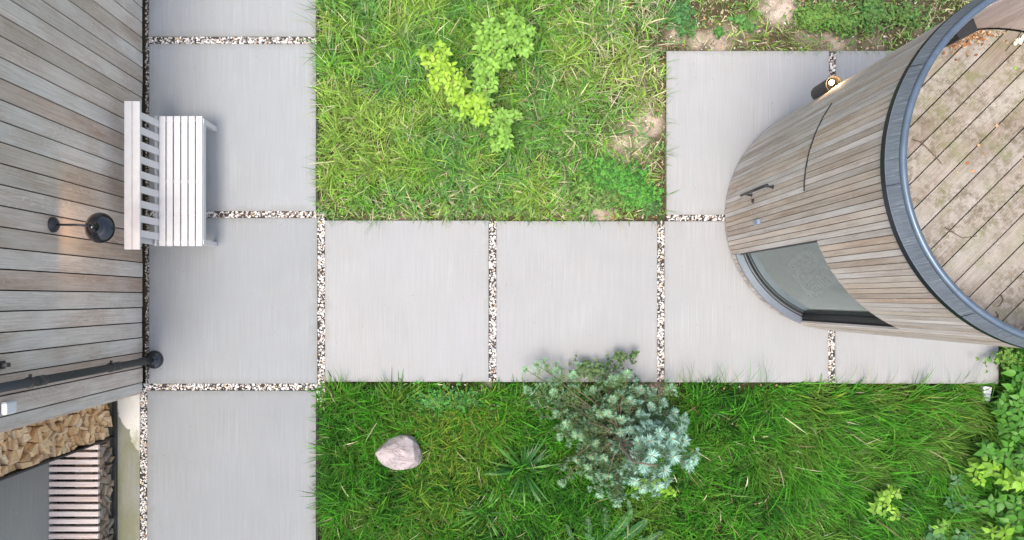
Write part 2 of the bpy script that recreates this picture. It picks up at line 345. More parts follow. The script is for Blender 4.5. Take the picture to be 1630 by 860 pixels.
# paving: a joint bed with slabs as its children
slabs = [(237, 503, -208, 58), (237, 503, 70, 336), (237, 505, 347, 611), (234, 503, 622, 887), (234, 503, 898, 1163),
         (517, 778, 351, 608), (790, 1046.5, 352, 608.5), (1058, 1319, 352, 609), (1330, 1590, 352, 611), (1061, 1320, 81, 342), (1331, 1592, 81, 342)]
bm = bmesh.new()
for r in [(229.5, 505, -215, 611), (222, 505, 611, 1170), (505, 517, 336, 613), (517, 1590, 351, 608), (1061, 1592, 81, 351)]:
    a = U(r[0], r[3]); b = U(r[1], r[2]); box(bm, a.x, b.x, a.y, b.y, -.15, -.035 + .001 * (r[0] % 3))
pav = obj('pavement', bm, M_joint); tag(pav, kind='structure')
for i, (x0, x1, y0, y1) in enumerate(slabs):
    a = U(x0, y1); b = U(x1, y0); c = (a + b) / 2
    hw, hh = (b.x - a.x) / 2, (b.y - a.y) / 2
    o = obj('paving_slab', bx(-hw, hw, -hh, hh, -.14, 0, bev=.006), M_slab, pav); o.location = c; tn = (.98, .98, .89, .80, .80, 1, .985, .99, .975, 1.04, 1)[i]; o.color = (tn * (.96 if i < 5 else 1), tn, tn * (1.03 if i < 5 else 1), 1)  # house-side column tinted bluish: the cool shade is put into the colour
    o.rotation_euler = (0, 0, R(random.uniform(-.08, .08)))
# porch floor
a = U(-700, 1170); b = U(222, 600)
pf = obj('porch_floor', bx(a.x, b.x, a.y, b.y, -.14, -.004, bev=.005), M_porch); tag(pf, kind='structure')

# gravel in the joints
def gravel():
    rects = [(505.5, 516.5, 338, 611), (778.5, 789.5, 352, 608), (1047, 1057.5, 352, 608), (1319.5, 1329.5, 352, 609), (1320.5, 1330.5, 84, 342),
             (237, 503, 58.5, 69.5), (237, 505, 336.5, 346.5), (232, 505, 611.5, 621.5), (1061, 1190, 342.5, 351.5), (1190, 1592, 342.5, 351.5), (503, 517, 611, 640),
             (230.5, 236.5, -215, 612), (222.5, 233.5, 612, 1160), (237, 503, 887.5, 897.5)]
    base = bmesh.new(); bmesh.ops.create_icosphere(base, subdivisions=1, radius=1)
    bv = np.array([v.co[:] for v in base.verts]); bf = np.array([[v.index for v in f.verts] for f in base.faces]); base.free()
    V = []; Fc = []; Cc = []; n0 = 0
    pal = np.array([(.86, .84, .80), (.80, .77, .72), (.70, .66, .60), (.45, .43, .41), (.22, .21, .21), (.10, .10, .11), (.52, .38, .28), (.60, .48, .30), (.62, .50, .45)])
    pw = np.array([.26, .19, .15, .13, .07, .03, .06, .05, .06])
    for (x0, x1, y0, y1) in rects:
        area = (x1 - x0) * (y1 - y0) / PM ** 2; n = int(area / .00030)
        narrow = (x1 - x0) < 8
        px = rng.uniform(x0, x1, n); py = rng.uniform(y0, y1, n); s = rng.uniform(.007, .0165, n) * (.75 if narrow else 1)
        for k in range(n):
            th = rng.random() * 6.28; c, sn = math.cos(th), math.sin(th)
            w = bv * rng.uniform(.7, 1.25, bv.shape) * np.array([1.25, .9, .75]) * s[k]
            w = w @ np.array([[c, sn, 0], [-sn, c, 0], [0, 0, 1]]); tl = rng.uniform(-.6, .6); w[:, 2] += w[:, 0] * tl
            V.append(w + np.array([(px[k] - NX) / PM, (NY - py[k]) / PM, -.026 + rng.uniform(-.004, .012)]))
            Fc.append(bf + n0); n0 += len(bv)
            col = pal[rng.choice(9, p=pw / pw.sum())] * rng.uniform(.8, 1.1)
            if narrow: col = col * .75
            Cc.append(np.repeat(col[None], len(bv), 0))
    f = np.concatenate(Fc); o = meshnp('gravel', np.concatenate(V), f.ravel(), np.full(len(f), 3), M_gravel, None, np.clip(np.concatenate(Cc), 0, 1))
    tag(o, 'white, grey and brown crushed gravel filling the joints between the concrete slabs', 'gravel', kind='stuff')
gravel()

# ------------------------------------------------------------------ house on the left
HX = -4.13; HEND = -1.137
house = empty('wooden_house', (HX, HEND, 0)); tag(house, 'house wall clad in wide weathered vertical boards along the left edge of the paving', 'house')
def inv(o, par): o.parent = par; o.location = Vector(o.location) - Vector(par.location); return o
pit = .1813; ph = .069
k0 = int(math.ceil((HEND - ph) / pit)); ys = [HEND] + [ph + k * pit for k in range(k0, 25)]
TOPZ = 2.72
cache = {}
for i in range(len(ys) - 1):
    w = ys[i + 1] - ys[i] - .012
    key = round(w, 3)
    if key not in cache:
        o = obj('cladding_board', bx(-.024, 0, 0, w, .03, TOPZ, bev=.0025), M_board, house); cache[key] = o
    else:
        o = cache[key].copy(); COL.objects.link(o); o.parent = house
    o.location = (random.uniform(-.003, 0), ys[i] + .006 - HEND, random.uniform(-.008, .008))
obj('backing_wall', bx(-.30, -.030, .01, 5.8, 0, TOPZ - .01), M_dark, house)
o = obj('return_board', bx(-.55, -.026, -.022, 0.008, .03, TOPZ, bev=.002), M_board, house)
obj('porch_wall', bx(-2.6, -.925, -4.6, -.56, -.002, TOPZ), M_cwall, house)
obj('flat_roof', bx(-3.0, -1.05, -4.6, 6.3, TOPZ + .003, TOPZ + .22), M_dark, house)
# white sensor box on the wall, black bracket
F0 = 765 / 541.
t = empty('wall_sensor', (HX, -.945, 2.50)); tag(t, 'small pale rounded box fixed to the wall boards below the downpipe at the left edge', 'sensor')
obj('housing', bx(.001, .055, -.055, .055, -.09, .06, bev=.014), M_wbox, t); obj('mounting_plate', bx(.0005, .008, -.045, .045, -.07, .05), M_black, t)
t = empty('pipe_bracket_hook', (HX, -.57, 2.55)); tag(t, 'small black metal hook on the wall boards above the downpipe, at the left edge', 'hook')
obj('plate', bx(.0005, .02, -.035, .035, -.04, .06, bev=.003), M_black, t); obj('arm', bx(.019, .07, -.018, .018, -.03, .02, bev=.003), M_black, t)

# downpipe
dp = empty('downpipe', (-4.0, -.745, 0)); tag(dp, 'charcoal round downpipe running up the board wall from a collar in the slab', 'downpipe')
obj('pipe', tube(bmesh.new(), [(0, 0, .01), (-.012, 0, .30), (-.02, 0, 3.0)], [.040, .040, .040], 20), M_pipe, dp, True)
for z in (.28, .86, 2.2):
    obj('socket', lathe(bmesh.new(), [(.0405, z - .08), (.047, z - .078), (.047, z + .03), (.0405, z + .05)], 20, (-.018, 0, 0)), M_pipe, dp, True)
for z in (.98, 2.34):
    b = lathe(bmesh.new(), [(.0405, z - .018), (.050, z - .018), (.050, z + .018), (.0405, z + .018)], 20, (-.018, 0, 0))
    box(b, -.125, -.055, -.008, .008, z - .012, z + .012); box(b, -.02, .0, .044, .075, z - .012, z + .012); obj('clamp', b, M_black, dp)
obj('collar', lathe(bmesh.new(), [(.041, .10), (.055, .095), (.060, .05), (.085, .045), (.105, .030), (.112, .004), (.10, .001)], 28), M_lamp, dp, True)

# barn lamp
bl = empty('wall_lamp', (HX, .705, 1.82)); tag(bl, 'dark blue black barn lamp with domed shade on a gooseneck arm on the board wall', 'lamp')
obj('mounting_plate', lathe(bmesh.new(), [(0, .045), (.048, .043), (.050, .030), (.072, .022), (.075, .004), (.075, .001)], 24, ax='x'), M_black, bl, True)
sx, sy, sz = .385, -.018, -.06
obj('arm', tube(bmesh.new(), [(.03, 0, 0), (.10, -.002, .015), (.17, -.006, .045), (.25, -.01, .085), (.32, -.015, .10), (.37, -.018, .075), (.385, -.018, .03)], .011, 10), M_black, bl, True)
shade = obj('lamp_shade', lathe(bmesh.new(), [(.0, .055), (.022, .054), (.030, .045), (.032, .0), (.045, -.012), (.048, -.022), (.085, -.035), (.118, -.060), (.136, -.09), (.150, -.105), (.150, -.112), (.134, -.098), (.11, -.066), (.05, -.035), (0, -.03)], 40, (sx, sy, sz + .04)), M_lamp, bl, True)
o = obj('bulb', lathe(bmesh.new(), [(0, -.03), (.018, -.035), (.028, -.06), (.018, -.085), (0, -.09)], 14, (sx, sy, sz + .01)), M_bulb, bl, True)
pl = bpy.data.lights.new('barn_lamp_light', 'POINT'); pl.energy = 1.5; pl.color = (1, .55, .28); pl.shadow_soft_size = .03
po = bpy.data.objects.new('barn_lamp_light', pl); COL.objects.link(po); po.location = (HX + sx, .705 + sy, 1.82 + sz - .085)

# ------------------------------------------------------------------ firewood
def clip(poly, p, n):
    out = []
    for i in range(len(poly)):
        a, b = poly[i], poly[(i + 1) % len(poly)]; da = (a[0] - p[0]) * n[0] + (a[1] - p[1]) * n[1]; db = (b[0] - p[0]) * n[0] + (b[1] - p[1]) * n[1]
        if da <= 0: out.append(a)
        if (da < 0 < db) or (db < 0 < da):
            s = da / (da - db); out.append((a[0] + (b[0] - a[0]) * s, a[1] + (b[1] - a[1]) * s))
    return out
def logs(parent, y0, y1, z0, z1, area, material, depth=.3, minr=.72, stretch=1.5):
    n = int((y1 - y0) * (z1 - z0) / area); pts = []
    rr = math.sqrt(area) * minr; tries = 0
    while len(pts) < n and tries < 20000:
        tries += 1; p = (random.uniform(y0, y1), random.uniform(z0, z1))
        if all(((p[0] - q[0]) * 1.0) ** 2 + ((p[1] - q[1]) / stretch) ** 2 > (rr / math.sqrt(stretch)) ** 2 * random.uniform(.55, 1.1) for q in pts): pts.append(p)
    for p in pts:
        poly = [(y0, z0), (y1, z0), (y1, z1), (y0, z1)]
        for q in sorted(pts, key=lambda q: (q[0] - p[0]) ** 2 + (q[1] - p[1]) ** 2)[1:14]:
            poly = clip(poly, ((p[0] + q[0]) / 2, (p[1] + q[1]) / 2), (q[0] - p[0], q[1] - p[1]))
            if len(poly) < 3: break
        if len(poly) < 3: continue
        c = (sum(a[0] for a in poly) / len(poly), sum(a[1] for a in poly) / len(poly)); th = random.random() * PI; nv = (math.cos(th), math.sin(th))
        parts = [clip(poly, c, nv), clip(poly, c, (-nv[0], -nv[1]))] if random.random() < .8 else [poly]
        for poly in parts:
            if len(poly) > 4 and random.random() < .7: del poly[random.randrange(len(poly))]
            if len(poly) < 3: continue
            c = (sum(a[0] for a in poly) / len(poly), sum(a[1] for a in poly) / len(poly))
            sh = random.uniform(.82, .95); bm = bmesh.new(); f = []; b = []
            tilt = (random.uniform(-.25, .25), random.uniform(-.15, .15)); d = random.uniform(-.06, .015)
            for (a1, a2) in poly:
                u, v = (a1 - c[0]) * sh, (a2 - c[1]) * sh
                f.append(bm.verts.new((d + u * tilt[0] + v * tilt[1], u, v))); b.append(bm.verts.new((-depth, u, v)))
            k = len(f); bm.faces.new(f)
            for i in range(k): bm.faces.new((f[i], b[i], b[(i + 1) % k], f[(i + 1) % k]))
            bmesh.ops.recalc_face_normals(bm, faces=bm.faces)
            o = obj('log', bm, material, parent); o.location = (0, c[0], c[1])
FX = -4.48
fw = empty('firewood_stack', (FX, 0, 0)); tag(fw, 'tall stack of pale split firewood with cut ends showing beside the wall corner', 'firewood')
logs(fw, -1.665, -1.15, .05, 2.35, .0112, M_log)
b = bx(-.42, .012, -1.69, -1.672, 0, 2.45); box(b, -.42, -.30, -1.671, -1.14, .0, 2.45); obj('rack_panel', b, M_black, fw)
fw2 = empty('low_firewood_stack', (FX, 0, 0)); tag(fw2, 'low row of darker split firewood packed under the slatted porch bench', 'firewood')
logs(fw2, -3.75, -1.70, .03, .315, .0100, M_logdark)
b = bx(-.44, -.28, -3.8, -1.70, .001, .30); box(b, -.02, .03, -3.8, -1.14, -.003, .028); obj('rack_base', b, M_black, fw2)
pb = empty('slatted_porch_bench', (FX, -1.7, 0)); tag(pb, 'porch bench of pinkish planed slats fixed along the grey concrete wall', 'bench')
sl0 = None
for k in range(24):
    if sl0 is None: sl0 = o = obj('slat', bx(-.575, .0, -.0275, .0275, .335, .375, bev=.003), M_pink, pb)
    else: o = sl0.copy(); COL.objects.link(o); o.parent = pb
    o.location = (random.uniform(-.003, .003), -.03 - k * .0865, 0)
for x in (-.52, -.07): obj('bearer', bx(x - .02, x + .02, -2.1, .0, .29, .333), M_black, pb)
obj('wall_ledger', bx(-.578, -.55, -2.1, .0, .27, .332), M_frame, pb)

# ------------------------------------------------------------------ white garden bench
gb = empty('garden_bench', (-3.5, 1.353, 0)); tag(gb, 'white painted wooden garden bench with slatted seat and back against the board wall', 'bench')
X0 = -3.5
def rel(px, z): return (px - NX) / PM * (H - z) / H - X0
y0b, y1b = -.75, .75; sp = (323.5 - 253.3) / PM / (H / (H - .43))
x0 = rel(253.3, .43); pitch = sp / 6
s0 = None
for k in range(6):
    if s0 is None: s0 = o = obj('seat_slat', bx(0, pitch - .014, y0b, y1b, .408, .43, bev=.003), M_white, gb)
    else: o = s0.copy(); COL.objects.link(o); o.parent = gb
    o.location = (x0 + k * pitch, 0, 0)
xr = rel(197.5, .86); xm = rel(210, .86); xe = rel(222, .86)
obj('top_rail', bx(xr, xm - .003, -.82, .805, .835, .86, bev=.003), M_white, gb)
obj('front_rail', bx(xm, xe, -.82, .805, .825, .855, bev=.003), M_white, gb)
bs0 = None
for k in range(9):
    yy = .66 - k * .1625
    if bs0 is None:
        b = bmesh.new(); box(b, -.011, .011, -.038, .038, 0, 1)
        for v in b.verts:
            f_ = v.co.z; v.co.x += (x0 - .012) * (1 - f_) + (xe - .02) * f_; v.co.z = .40 + f_ * .424
        bs0 = o = obj('back_slat', b, M_white, gb)
    else: o = bs0.copy(); COL.objects.link(o); o.parent = gb
    o.location = (0, yy, 0)
obj('lower_back_rail', bx(x0 - .045, x0 - .025, y0b, y1b, .38, .45, bev=.003), M_white, gb)
xf = x0 + 6 * pitch
for s in (-1, 1):
    obj('front_leg', bx(xf - .055, xf - .002, s * .70 - .03, s * .70 + .03, 0, .407, bev=.003), M_white, gb)
    b = bmesh.new(); box(b, 0, .05, s * .70 - .03, s * .70 + .03, 0, 1)
    for v in b.verts: v.co.x += (x0 - .07) * (1 - v.co.z) + (xr + .03) * v.co.z if v.co.z > .5 else x0 - .07; v.co.z *= .834
    obj('rear_leg', b, M_white, gb)
    obj('side_rail', bx(x0 - .02, xf - .057, s * .70 - .012, s * .70 + .012, .33, .406, bev=.002), M_white, gb)
obj('middle_bearer', bx(x0, xf - .02, -.015, .015, .35, .4065), M_white, gb)
obj('front_apron', bx(xf - .03, xf - .008, -.668, .668, .33, .4065), M_white, gb)

# ------------------------------------------------------------------ round tower
TC = Vector((562.8 / PM, 128.7 / PM, 0)); TR = 1.375; RIM = 3.475; DZ = 2.62; WZ0, WZ1, DZ1 = .22, 2.215, 2.15
tw = empty('round_tower', TC); tag(tw, 'round tower clad in narrow weathered vertical slats with a roof deck and metal rim', 'tower')
NS = 152; da = 360 / NS
WA0, WA1 = 199.6, 247.4; DA0, DA1 = 145.1, 180.0
# snap window/door edges to slat joints
ang0 = WA0 - 100 * da
WN = round((WA1 - WA0) / da); WA1 = WA0 + WN * da
door = empty('door'); door.parent = tw
slatc = {}
def slat(name, z0, z1, a, parent, rr=TR):
    key = (name, round(z0, 3), round(z1, 3))
    if key not in slatc:
        b = bmesh.new(); w = TR * R(da) / 2 - .0028; box(b, -.022, 0, -w, w, z0, z1, bev=.0015)
        o = obj(name, b, M_slat, parent); slatc[key] = o
    else: o = slatc[key].copy(); COL.objects.link(o); o.parent = parent
    o.rotation_euler = (0, 0, R(a)); rj = rr + random.uniform(-.0025, .001); o.location = (rj * math.cos(R(a)), rj * math.sin(R(a)), 0)
    return o
for i in range(NS):
    a = (WA0 + (i + .5) * da) % 360
    if WA0 < a < WA0 + WN * da:
        slat('lower_slat', .04, WZ0 - .01, a, tw); slat('upper_slat', WZ1 + .004, RIM - .05, a, tw)
    elif DA0 < a < DA1:
        slat('door_slat', .03, DZ1 - .008, a, door); slat('upper_slat', DZ1 + .012, RIM - .05, a, tw)
    else: slat('cladding_slat', .04, RIM - .05, a, tw)
obj('door_core', arcbox(bmesh.new(), TR - .06, TR - .03, DA0 + .3, DA1 - .3, .03, DZ1), M_dark, door)
b = arcbox(bmesh.new(), TR - .055, TR - .026, WA1 + .2, DA0 + 359.8, .02, RIM - .05, 90)
arcbox(b, TR - .055, TR - .026, DA1 + .2, WA0 - .2, .02, RIM - .05, 12)
obj('shell_wall', b, M_dark, tw)
b = arcbox(bmesh.new(), TR - .055, TR - .026, WA0 - .2, WA1 + .2, WZ1 + .02, RIM - .05, 30); obj('breast_wall', arcbox(bmesh.new(), TR - .055, TR - .026, WA0 - .2, WA1 + .2, .02, WZ0 - .02, 30), M_dark, tw)
obj('lintel_wall', b, M_dark, tw); obj('lintel_wall', arcbox(bmesh.new(), TR - .055, TR - .026, DA0 - .2, DA1 + .2, DZ1 + .02, RIM - .05, 20), M_dark, tw)
obj('door_trim', arcbox(bmesh.new(), TR - .02, TR + .006, DA0 - .3, DA1 + .3, DZ1 - .004, DZ1 + .008, 20), M_black, door)
# pull handle
ha = R(174); hx, hy = math.cos(ha), math.sin(ha)
def onw(a, r, z): a = R(a); return (r * math.cos(a), r * math.sin(a), z)
b = tube(bmesh.new(), [onw(174, TR, .87), onw(174, TR + .085, .87)], .011, 8); tube(b, [onw(174, TR, 1.44), onw(174, TR + .085, 1.44)], .011, 8)
tube(b, [onw(174, TR + .085, .78), onw(174, TR + .085, 1.50)], .014, 10)
for z in (.87, 1.44): tube(b, [onw(174, TR + .0005, z), onw(174, TR + .008, z)], .020, 12)
obj('pull_handle', b, M_black, door, True)
b = tube(bmesh.new(), [onw(177, TR, .93), onw(177, TR + .012, .93)], .024, 14); tube(b, [onw(177, TR + .012, .93), onw(177, TR + .020, .93)], .010, 10); obj('lock_cylinder', b, M_black, door, True)
# window: frame, sill, curved pane
win = empty('window'); win.parent = tw
b = arcbox(bmesh.new(), TR - .062, TR + .014, WA0, WA1, WZ0 - .03, WZ0, 30)
obj('sill', b, M_frame, win)
b = arcbox(bmesh.new(), TR - .10, TR - .030, WA0 + .05, WA0 + .9, WZ0 + .026, WZ1, 2); arcbox(b, TR - .108, TR - .040, WA1 - .8, WA1 - .05, WZ0 + .026, WZ1, 2)
arcbox(b, TR - .10, TR - .030, WA0, WA1, WZ1 + .001, WZ1 + .03, 30); obj('frame', b, M_black, win)
b = arcbox(bmesh.new(), TR - .125, TR - .063, WA0, WA1, WZ0 - .03, WZ0 - .012, 30); obj('inner_track', b, M_black, win)
obj('track_rail', arcbox(bmesh.new(), TR - .088, TR - .080, WA0, WA1, WZ0 - .0118, WZ0 + .004, 30), M_frame, win)
b = bmesh.new(); n = 40; prev = None
for i in range(n + 1):
    a = R(WA0 + .9 + (WA1 - WA0 - 2.4) * i / n); r = TR - .104; cur = [b.verts.new((r * math.cos(a), r * math.sin(a), z)) for z in (WZ0 + .014, WZ1)]
    if prev: b.faces.new((prev[0], cur[0], cur[1], prev[1]))
    prev = cur
obj('pane', b, M_glass, win, True)
# interior
b = lathe(bmesh.new(), [(0, .03), (TR - .07, .03)], 48); obj('interior_floor', b, M_floor, tw)
b = arcbox(bmesh.new(), TR - .19, TR - .062, WA1 + 1, WA0 + 359, .031, DZ - .10, 60); obj('interior_lining', b, M_inner, tw)
b = lathe(bmesh.new(), [(0, DZ - .09), (TR - .058, DZ - .09)], 48); obj('ceiling', b, M_inner, tw)
# rim
RO = 1.395
obj('fascia', arcbox(bmesh.new(), RO - .018, RO, 0, 360, RIM - .055, RIM, 120), M_zincd, tw, False)
b = lathe(bmesh.new(), [(RO - .002, RIM + .001), (RO - .004, RIM + .004), (1.360, 3.592), (1.350, 3.594)], 140)          # coping slopes outwards
obj('flashing', b, M_flash, tw)
b = bmesh.new(); n1, n2 = 140, 12; rings = []; TRD, TRR, TZ = 1.335, .026, 3.600
for i in range(n1):
    a = 2 * PI * i / n1
    rings.append([b.verts.new(((TRD + TRR * math.cos(q)) * math.cos(a), (TRD + TRR * math.cos(q)) * math.sin(a), TZ + TRR * math.sin(q))) for q in [2 * PI * j / n2 for j in range(n2)]])
for i in range(n1):
    for j in range(n2): b.faces.new((rings[i][j], rings[(i + 1) % n1][j], rings[(i + 1) % n1][(j + 1) % n2], rings[i][(j + 1) % n2]))
bmesh.ops.recalc_face_normals(b, faces=b.faces)
obj('rim_tube', b, M_tube, tw, True)
for a in (187, 233, 150, 112, 275, 320, 20, 65):
    b = arcbox(bmesh.new(), 1.358, RO + .001, a, a + .16, 0, 1, 1)
    for v in b.verts:
        outer = v.co.xy.length > 1.38; v.co.z = (RIM + .006 if outer else 3.596) if v.co.z > .5 else (RIM - .01 if outer else 3.585)
    obj('flashing_seam', b, M_zincd, tw)
for a in (224, 140, 60, 310):
    c_, s_ = math.cos(R(a)), math.sin(R(a)); t_ = Vector((-s_, c_, 0)) * .004; q_ = Vector((TRD * c_, TRD * s_, TZ))
    obj('tube_joint', tube(bmesh.new(), [q_ - t_, q_ + t_], TRR + .0015, 14), M_tube, tw)
obj('inner_flashing', arcbox(bmesh.new(), 1.304, 1.309, 0, 360, RIM - .045, 3.588, 110), M_flash, tw)
NL = 92; lc = None
for i in range(NL):
    a = i * 360 / NL; rl = 1.298
    if lc is None:
        w = rl * PI / NL - .0015; lc = o = obj('lining_board', bx(0, .018, -w, w, DZ + .012, RIM - .047, bev=.002), M_lining, tw)
    else: o = lc.copy(); COL.objects.link(o); o.parent = tw
    o.rotation_euler = (0, 0, R(a)); o.location = (rl * math.cos(R(a)), rl * math.sin(R(a)), 0)
obj('parapet_core', arcbox(bmesh.new(), 1.3195, 1.342, 0, 360, DZ - .05, 3.575, 100), M_dark, tw)
# deck boards laid diagonally, each cut to the circle
n_ = Vector((1, -1, 0)).normalized(); d_ = Vector((1, 1, 0)).normalized(); RD = 1.288
off0 = 2.037 - (TC.x - TC.y) * .70711; pw = .171
kk = int(math.floor((-RD - off0) / pw)) - 1
for k in range(kk, kk + 20):
    a, b_ = off0 + k * pw + .005, off0 + (k + 1) * pw - .005
    a = max(a, -RD + .001); b_ = min(b_, RD - .001)
    if b_ - a < .01: continue
    pts = [(math.sqrt(RD * RD - q * q), q) for q in np.linspace(a, b_, 7)]
    poly = [(x, -q) for x, q in pts] + [(-x, -q) for x, q in pts[::-1]]          # local x runs along the board
    bmk = bmesh.new(); top = [bmk.verts.new((x, y, DZ)) for x, y in poly]; bot = [bmk.verts.new((x, y, DZ - .03)) for x, y in poly]
    m_ = len(top); bmk.faces.new(top[::-1]); bmk.faces.new(bot)
    for i in range(m_): bmk.faces.new((top[i], top[(i + 1) % m_], bot[(i + 1) % m_], bot[i]))
    bmesh.ops.recalc_face_normals(bmk, faces=bmk.faces)
    cy = -(a + b_) / 2; bmesh.ops.translate(bmk, verts=bmk.verts, vec=(0, -cy, 0))
    o = obj('deck_board', bmk, M_deck, tw); o.rotation_euler = (0, 0, R(45)); o.location = Vector((0, cy, 0)); o.location.rotate(Matrix.Rotation(R(45), 3, 'Z')); o.location.z = random.uniform(-.002, .002)
b = lathe(bmesh.new(), [(0, DZ - .045), (1.315, DZ - .045)], 48); obj('deck_base', b, M_dark, tw)
obj('scupper_box', arcbox(bmesh.new(), 1.19, 1.297, 111.3, 119, DZ + .18, DZ + .45, 4), M_black, tw)
# keypad and tower lamp are things of their own
kp = empty('keypad', TC); tag(kp, 'small blue grey box mounted on the tower slats between the door and the window', 'keypad')
o = obj('housing', bx(0.001, .04, -.028, .028, 1.0, 1.12, bev=.008), M_keypad, kp); o.rotation_euler = (0, 0, R(187)); o.location = Vector(onw(187, TR, 0))
LA = 123.5
tl = empty('tower_wall_lamp', TC + Vector(onw(LA, TR, 1.13))); tl.rotation_euler = (0, 0, R(LA)); tag(tl, 'black half round wall lamp glowing warm on the side of the slatted tower', 'lamp')
def dprof(w, r, n=12):                                           # D shaped outline, flat on the wall
    pts = [(0.002, -w)]
    for i in range(n + 1):
        a = -PI / 2 + PI * i / n; pts.append((r * math.cos(a) + .035, w * math.sin(a)))
    pts.append((0.002, w)); return pts
b = bmesh.new(); P0 = dprof(.085, .075); P1 = dprof(.079, .069); P2 = dprof(.06, .05); zt = .36
ro = [b.verts.new((x, y, zt)) for x, y in P0]; ri = [b.verts.new((x, y, zt)) for x, y in P1]; rb = [b.verts.new((x, y, .035)) for x, y in P0]; rc = [b.verts.new((x, y, 0)) for x, y in P2]; rd = [b.verts.new((x, y, .20)) for x, y in P1]
for A, B in ((ro, rb), (rb, rc), (ri, ro), (rd, ri)):
    for i in range(len(A)): j = (i + 1) % len(A); b.faces.new((A[i], A[j], B[j], B[i]))
b.faces.new(rc); b.faces.new(rd); bmesh.ops.recalc_face_normals(b, faces=b.faces)
obj('shade', b, M_black, tl)
b = bmesh.new(); bmesh.ops.create_uvsphere(b, u_segments=14, v_segments=10, radius=.024); bmesh.ops.translate(b, verts=b.verts, vec=(.055, 0, .335)); obj('bulb', b, M_bulb, tl, True)
pl = bpy.data.lights.new('tower_lamp_light', 'POINT'); pl.energy = 4; pl.color = (1, .6, .28); pl.shadow_soft_size = .02
po = bpy.data.objects.new('tower_lamp_light', pl); COL.objects.link(po); po.location = tl.location + Vector((.065 * math.cos(R(LA)), .065 * math.sin(R(LA)), .385))
# sauna heater inside
hp = U(1292, 436, .72); st = empty('sauna_heater', (hp.x, hp.y, .03), R(-48)); tag(st, 'pale rounded heater tray with slatted ends and stones seen through the tower window', 'heater')
def rrect(bm, w, h, r, z0, z1, hole=None):
    def ring(w, h, r, z):
        return [bm.verts.new((sx_ * (w - r) + r * math.cos(a0 + q * PI / 8), sy_ * (h - r) + r * math.sin(a0 + q * PI / 8), z)) for sx_, sy_, a0 in ((1, 1, 0), (-1, 1, PI / 2), (-1, -1, PI), (1, -1, 1.5 * PI)) for q in range(5)]
    a = ring(w, h, r, z0); b = ring(w, h, r, z1); n = len(a)
    for i in range(n): bm.faces.new((a[i], a[(i + 1) % n], b[(i + 1) % n], b[i]))
    if hole:
        c = ring(w - hole, h - hole, max(r - hole, .01), z1); d = ring(w - hole, h - hole, max(r - hole, .01), z0)
        for i in range(n): j = (i + 1) % n; bm.faces.new((b[i], b[j], c[j], c[i])); bm.faces.new((c[i], c[j], d[j], d[i]))
    else: bm.faces.new(b)
    bmesh.ops.recalc_face_normals(bm, faces=bm.faces); return bm
obj('body', rrect(bmesh.new(), .232, .138, .04, 0, .60), M_dark, st)
obj('rim', rrect(bmesh.new(), .248, .155, .06, .62, .69, .026), M_tray, st)
for s in (-1, 1):
    for k in range(8): obj('grille_bar', bx(s * .19 - .035, s * .19 + .035, -.118 + k * .031, -.102 + k * .031, .655, .672), M_tray, st)
for k in range(16):
    b = bmesh.new(); bmesh.ops.create_icosphere(b, subdivisions=2, radius=.045)
    for v in b.verts: v.co *= random.uniform(.85, 1.1); v.co.z *= .7
    o = obj('stone', b, M_stone, st, True); o.location = (-.11 + .073 * (k % 4) + random.uniform(-.01, .01), -.09 + .06 * (k // 4), .645); o.rotation_euler = (0, 0, random.random() * 6)

# white marker block by the slab corner
p = U(1574, 628, .05); wm = empty('white_block', (p.x, p.y, 0), R(-8)); tag(wm, 'small white plastic block poking up in the grass at the last slab corner', 'marker')
obj('base', bx(-.05, .05, .0, .09, -.06, .02, bev=.005), M_wbox, wm); obj('cap', bx(-.045, .03, -.085, -.002, -.06, .05, bev=.008), M_wbox, wm)

# rock
rk = bmesh.new(); outl = [(596, 719), (603, 708), (618, 696), (634, 688), (650, 688), (662, 694), (669, 706), (672, 716), (677, 726), (675, 734), (660, 743), (645, 747), (628, 745), (611, 738), (603, 731)]
cen = U(637, 717); o3 = [(U(x, y) - cen) for x, y in outl]
for v in o3: v *= .93
pts = []
for sc, z in ((.80, -.06), (.98, .06), (1.0, .13), (.93, .18), (.72, .24), (.40, .275)):
    for i, v in enumerate(o3):
        q = v * sc; j = .012; q += Vector((.02, -.02, 0)) * max(0, 1 - sc)
        pts.append(Vector((q.x + random.uniform(-j, j), q.y + random.uniform(-j, j), z + random.uniform(-.02, .02) - q.y * .15 * (1.2 - sc))))
for p in pts: rk.verts.new(p)
res = bmesh.ops.convex_hull(rk, input=rk.verts); bmesh.ops.delete(rk, geom=[v for v in rk.verts if not v.link_faces], context='VERTS')
bmesh.ops.dissolve_limit(rk, angle_limit=R(13), verts=rk.verts, edges=rk.edges); bmesh.ops.triangulate(rk, faces=rk.faces)
bmesh.ops.bevel(rk, geom=list(rk.edges), offset=.006, segments=1, affect='EDGES')
rko = obj('boulder', rk, M_rock); rko.location = cen - Vector((0, 0, .035)); tag(rko, 'pinkish grey angular boulder lying in the lower lawn', 'rock')
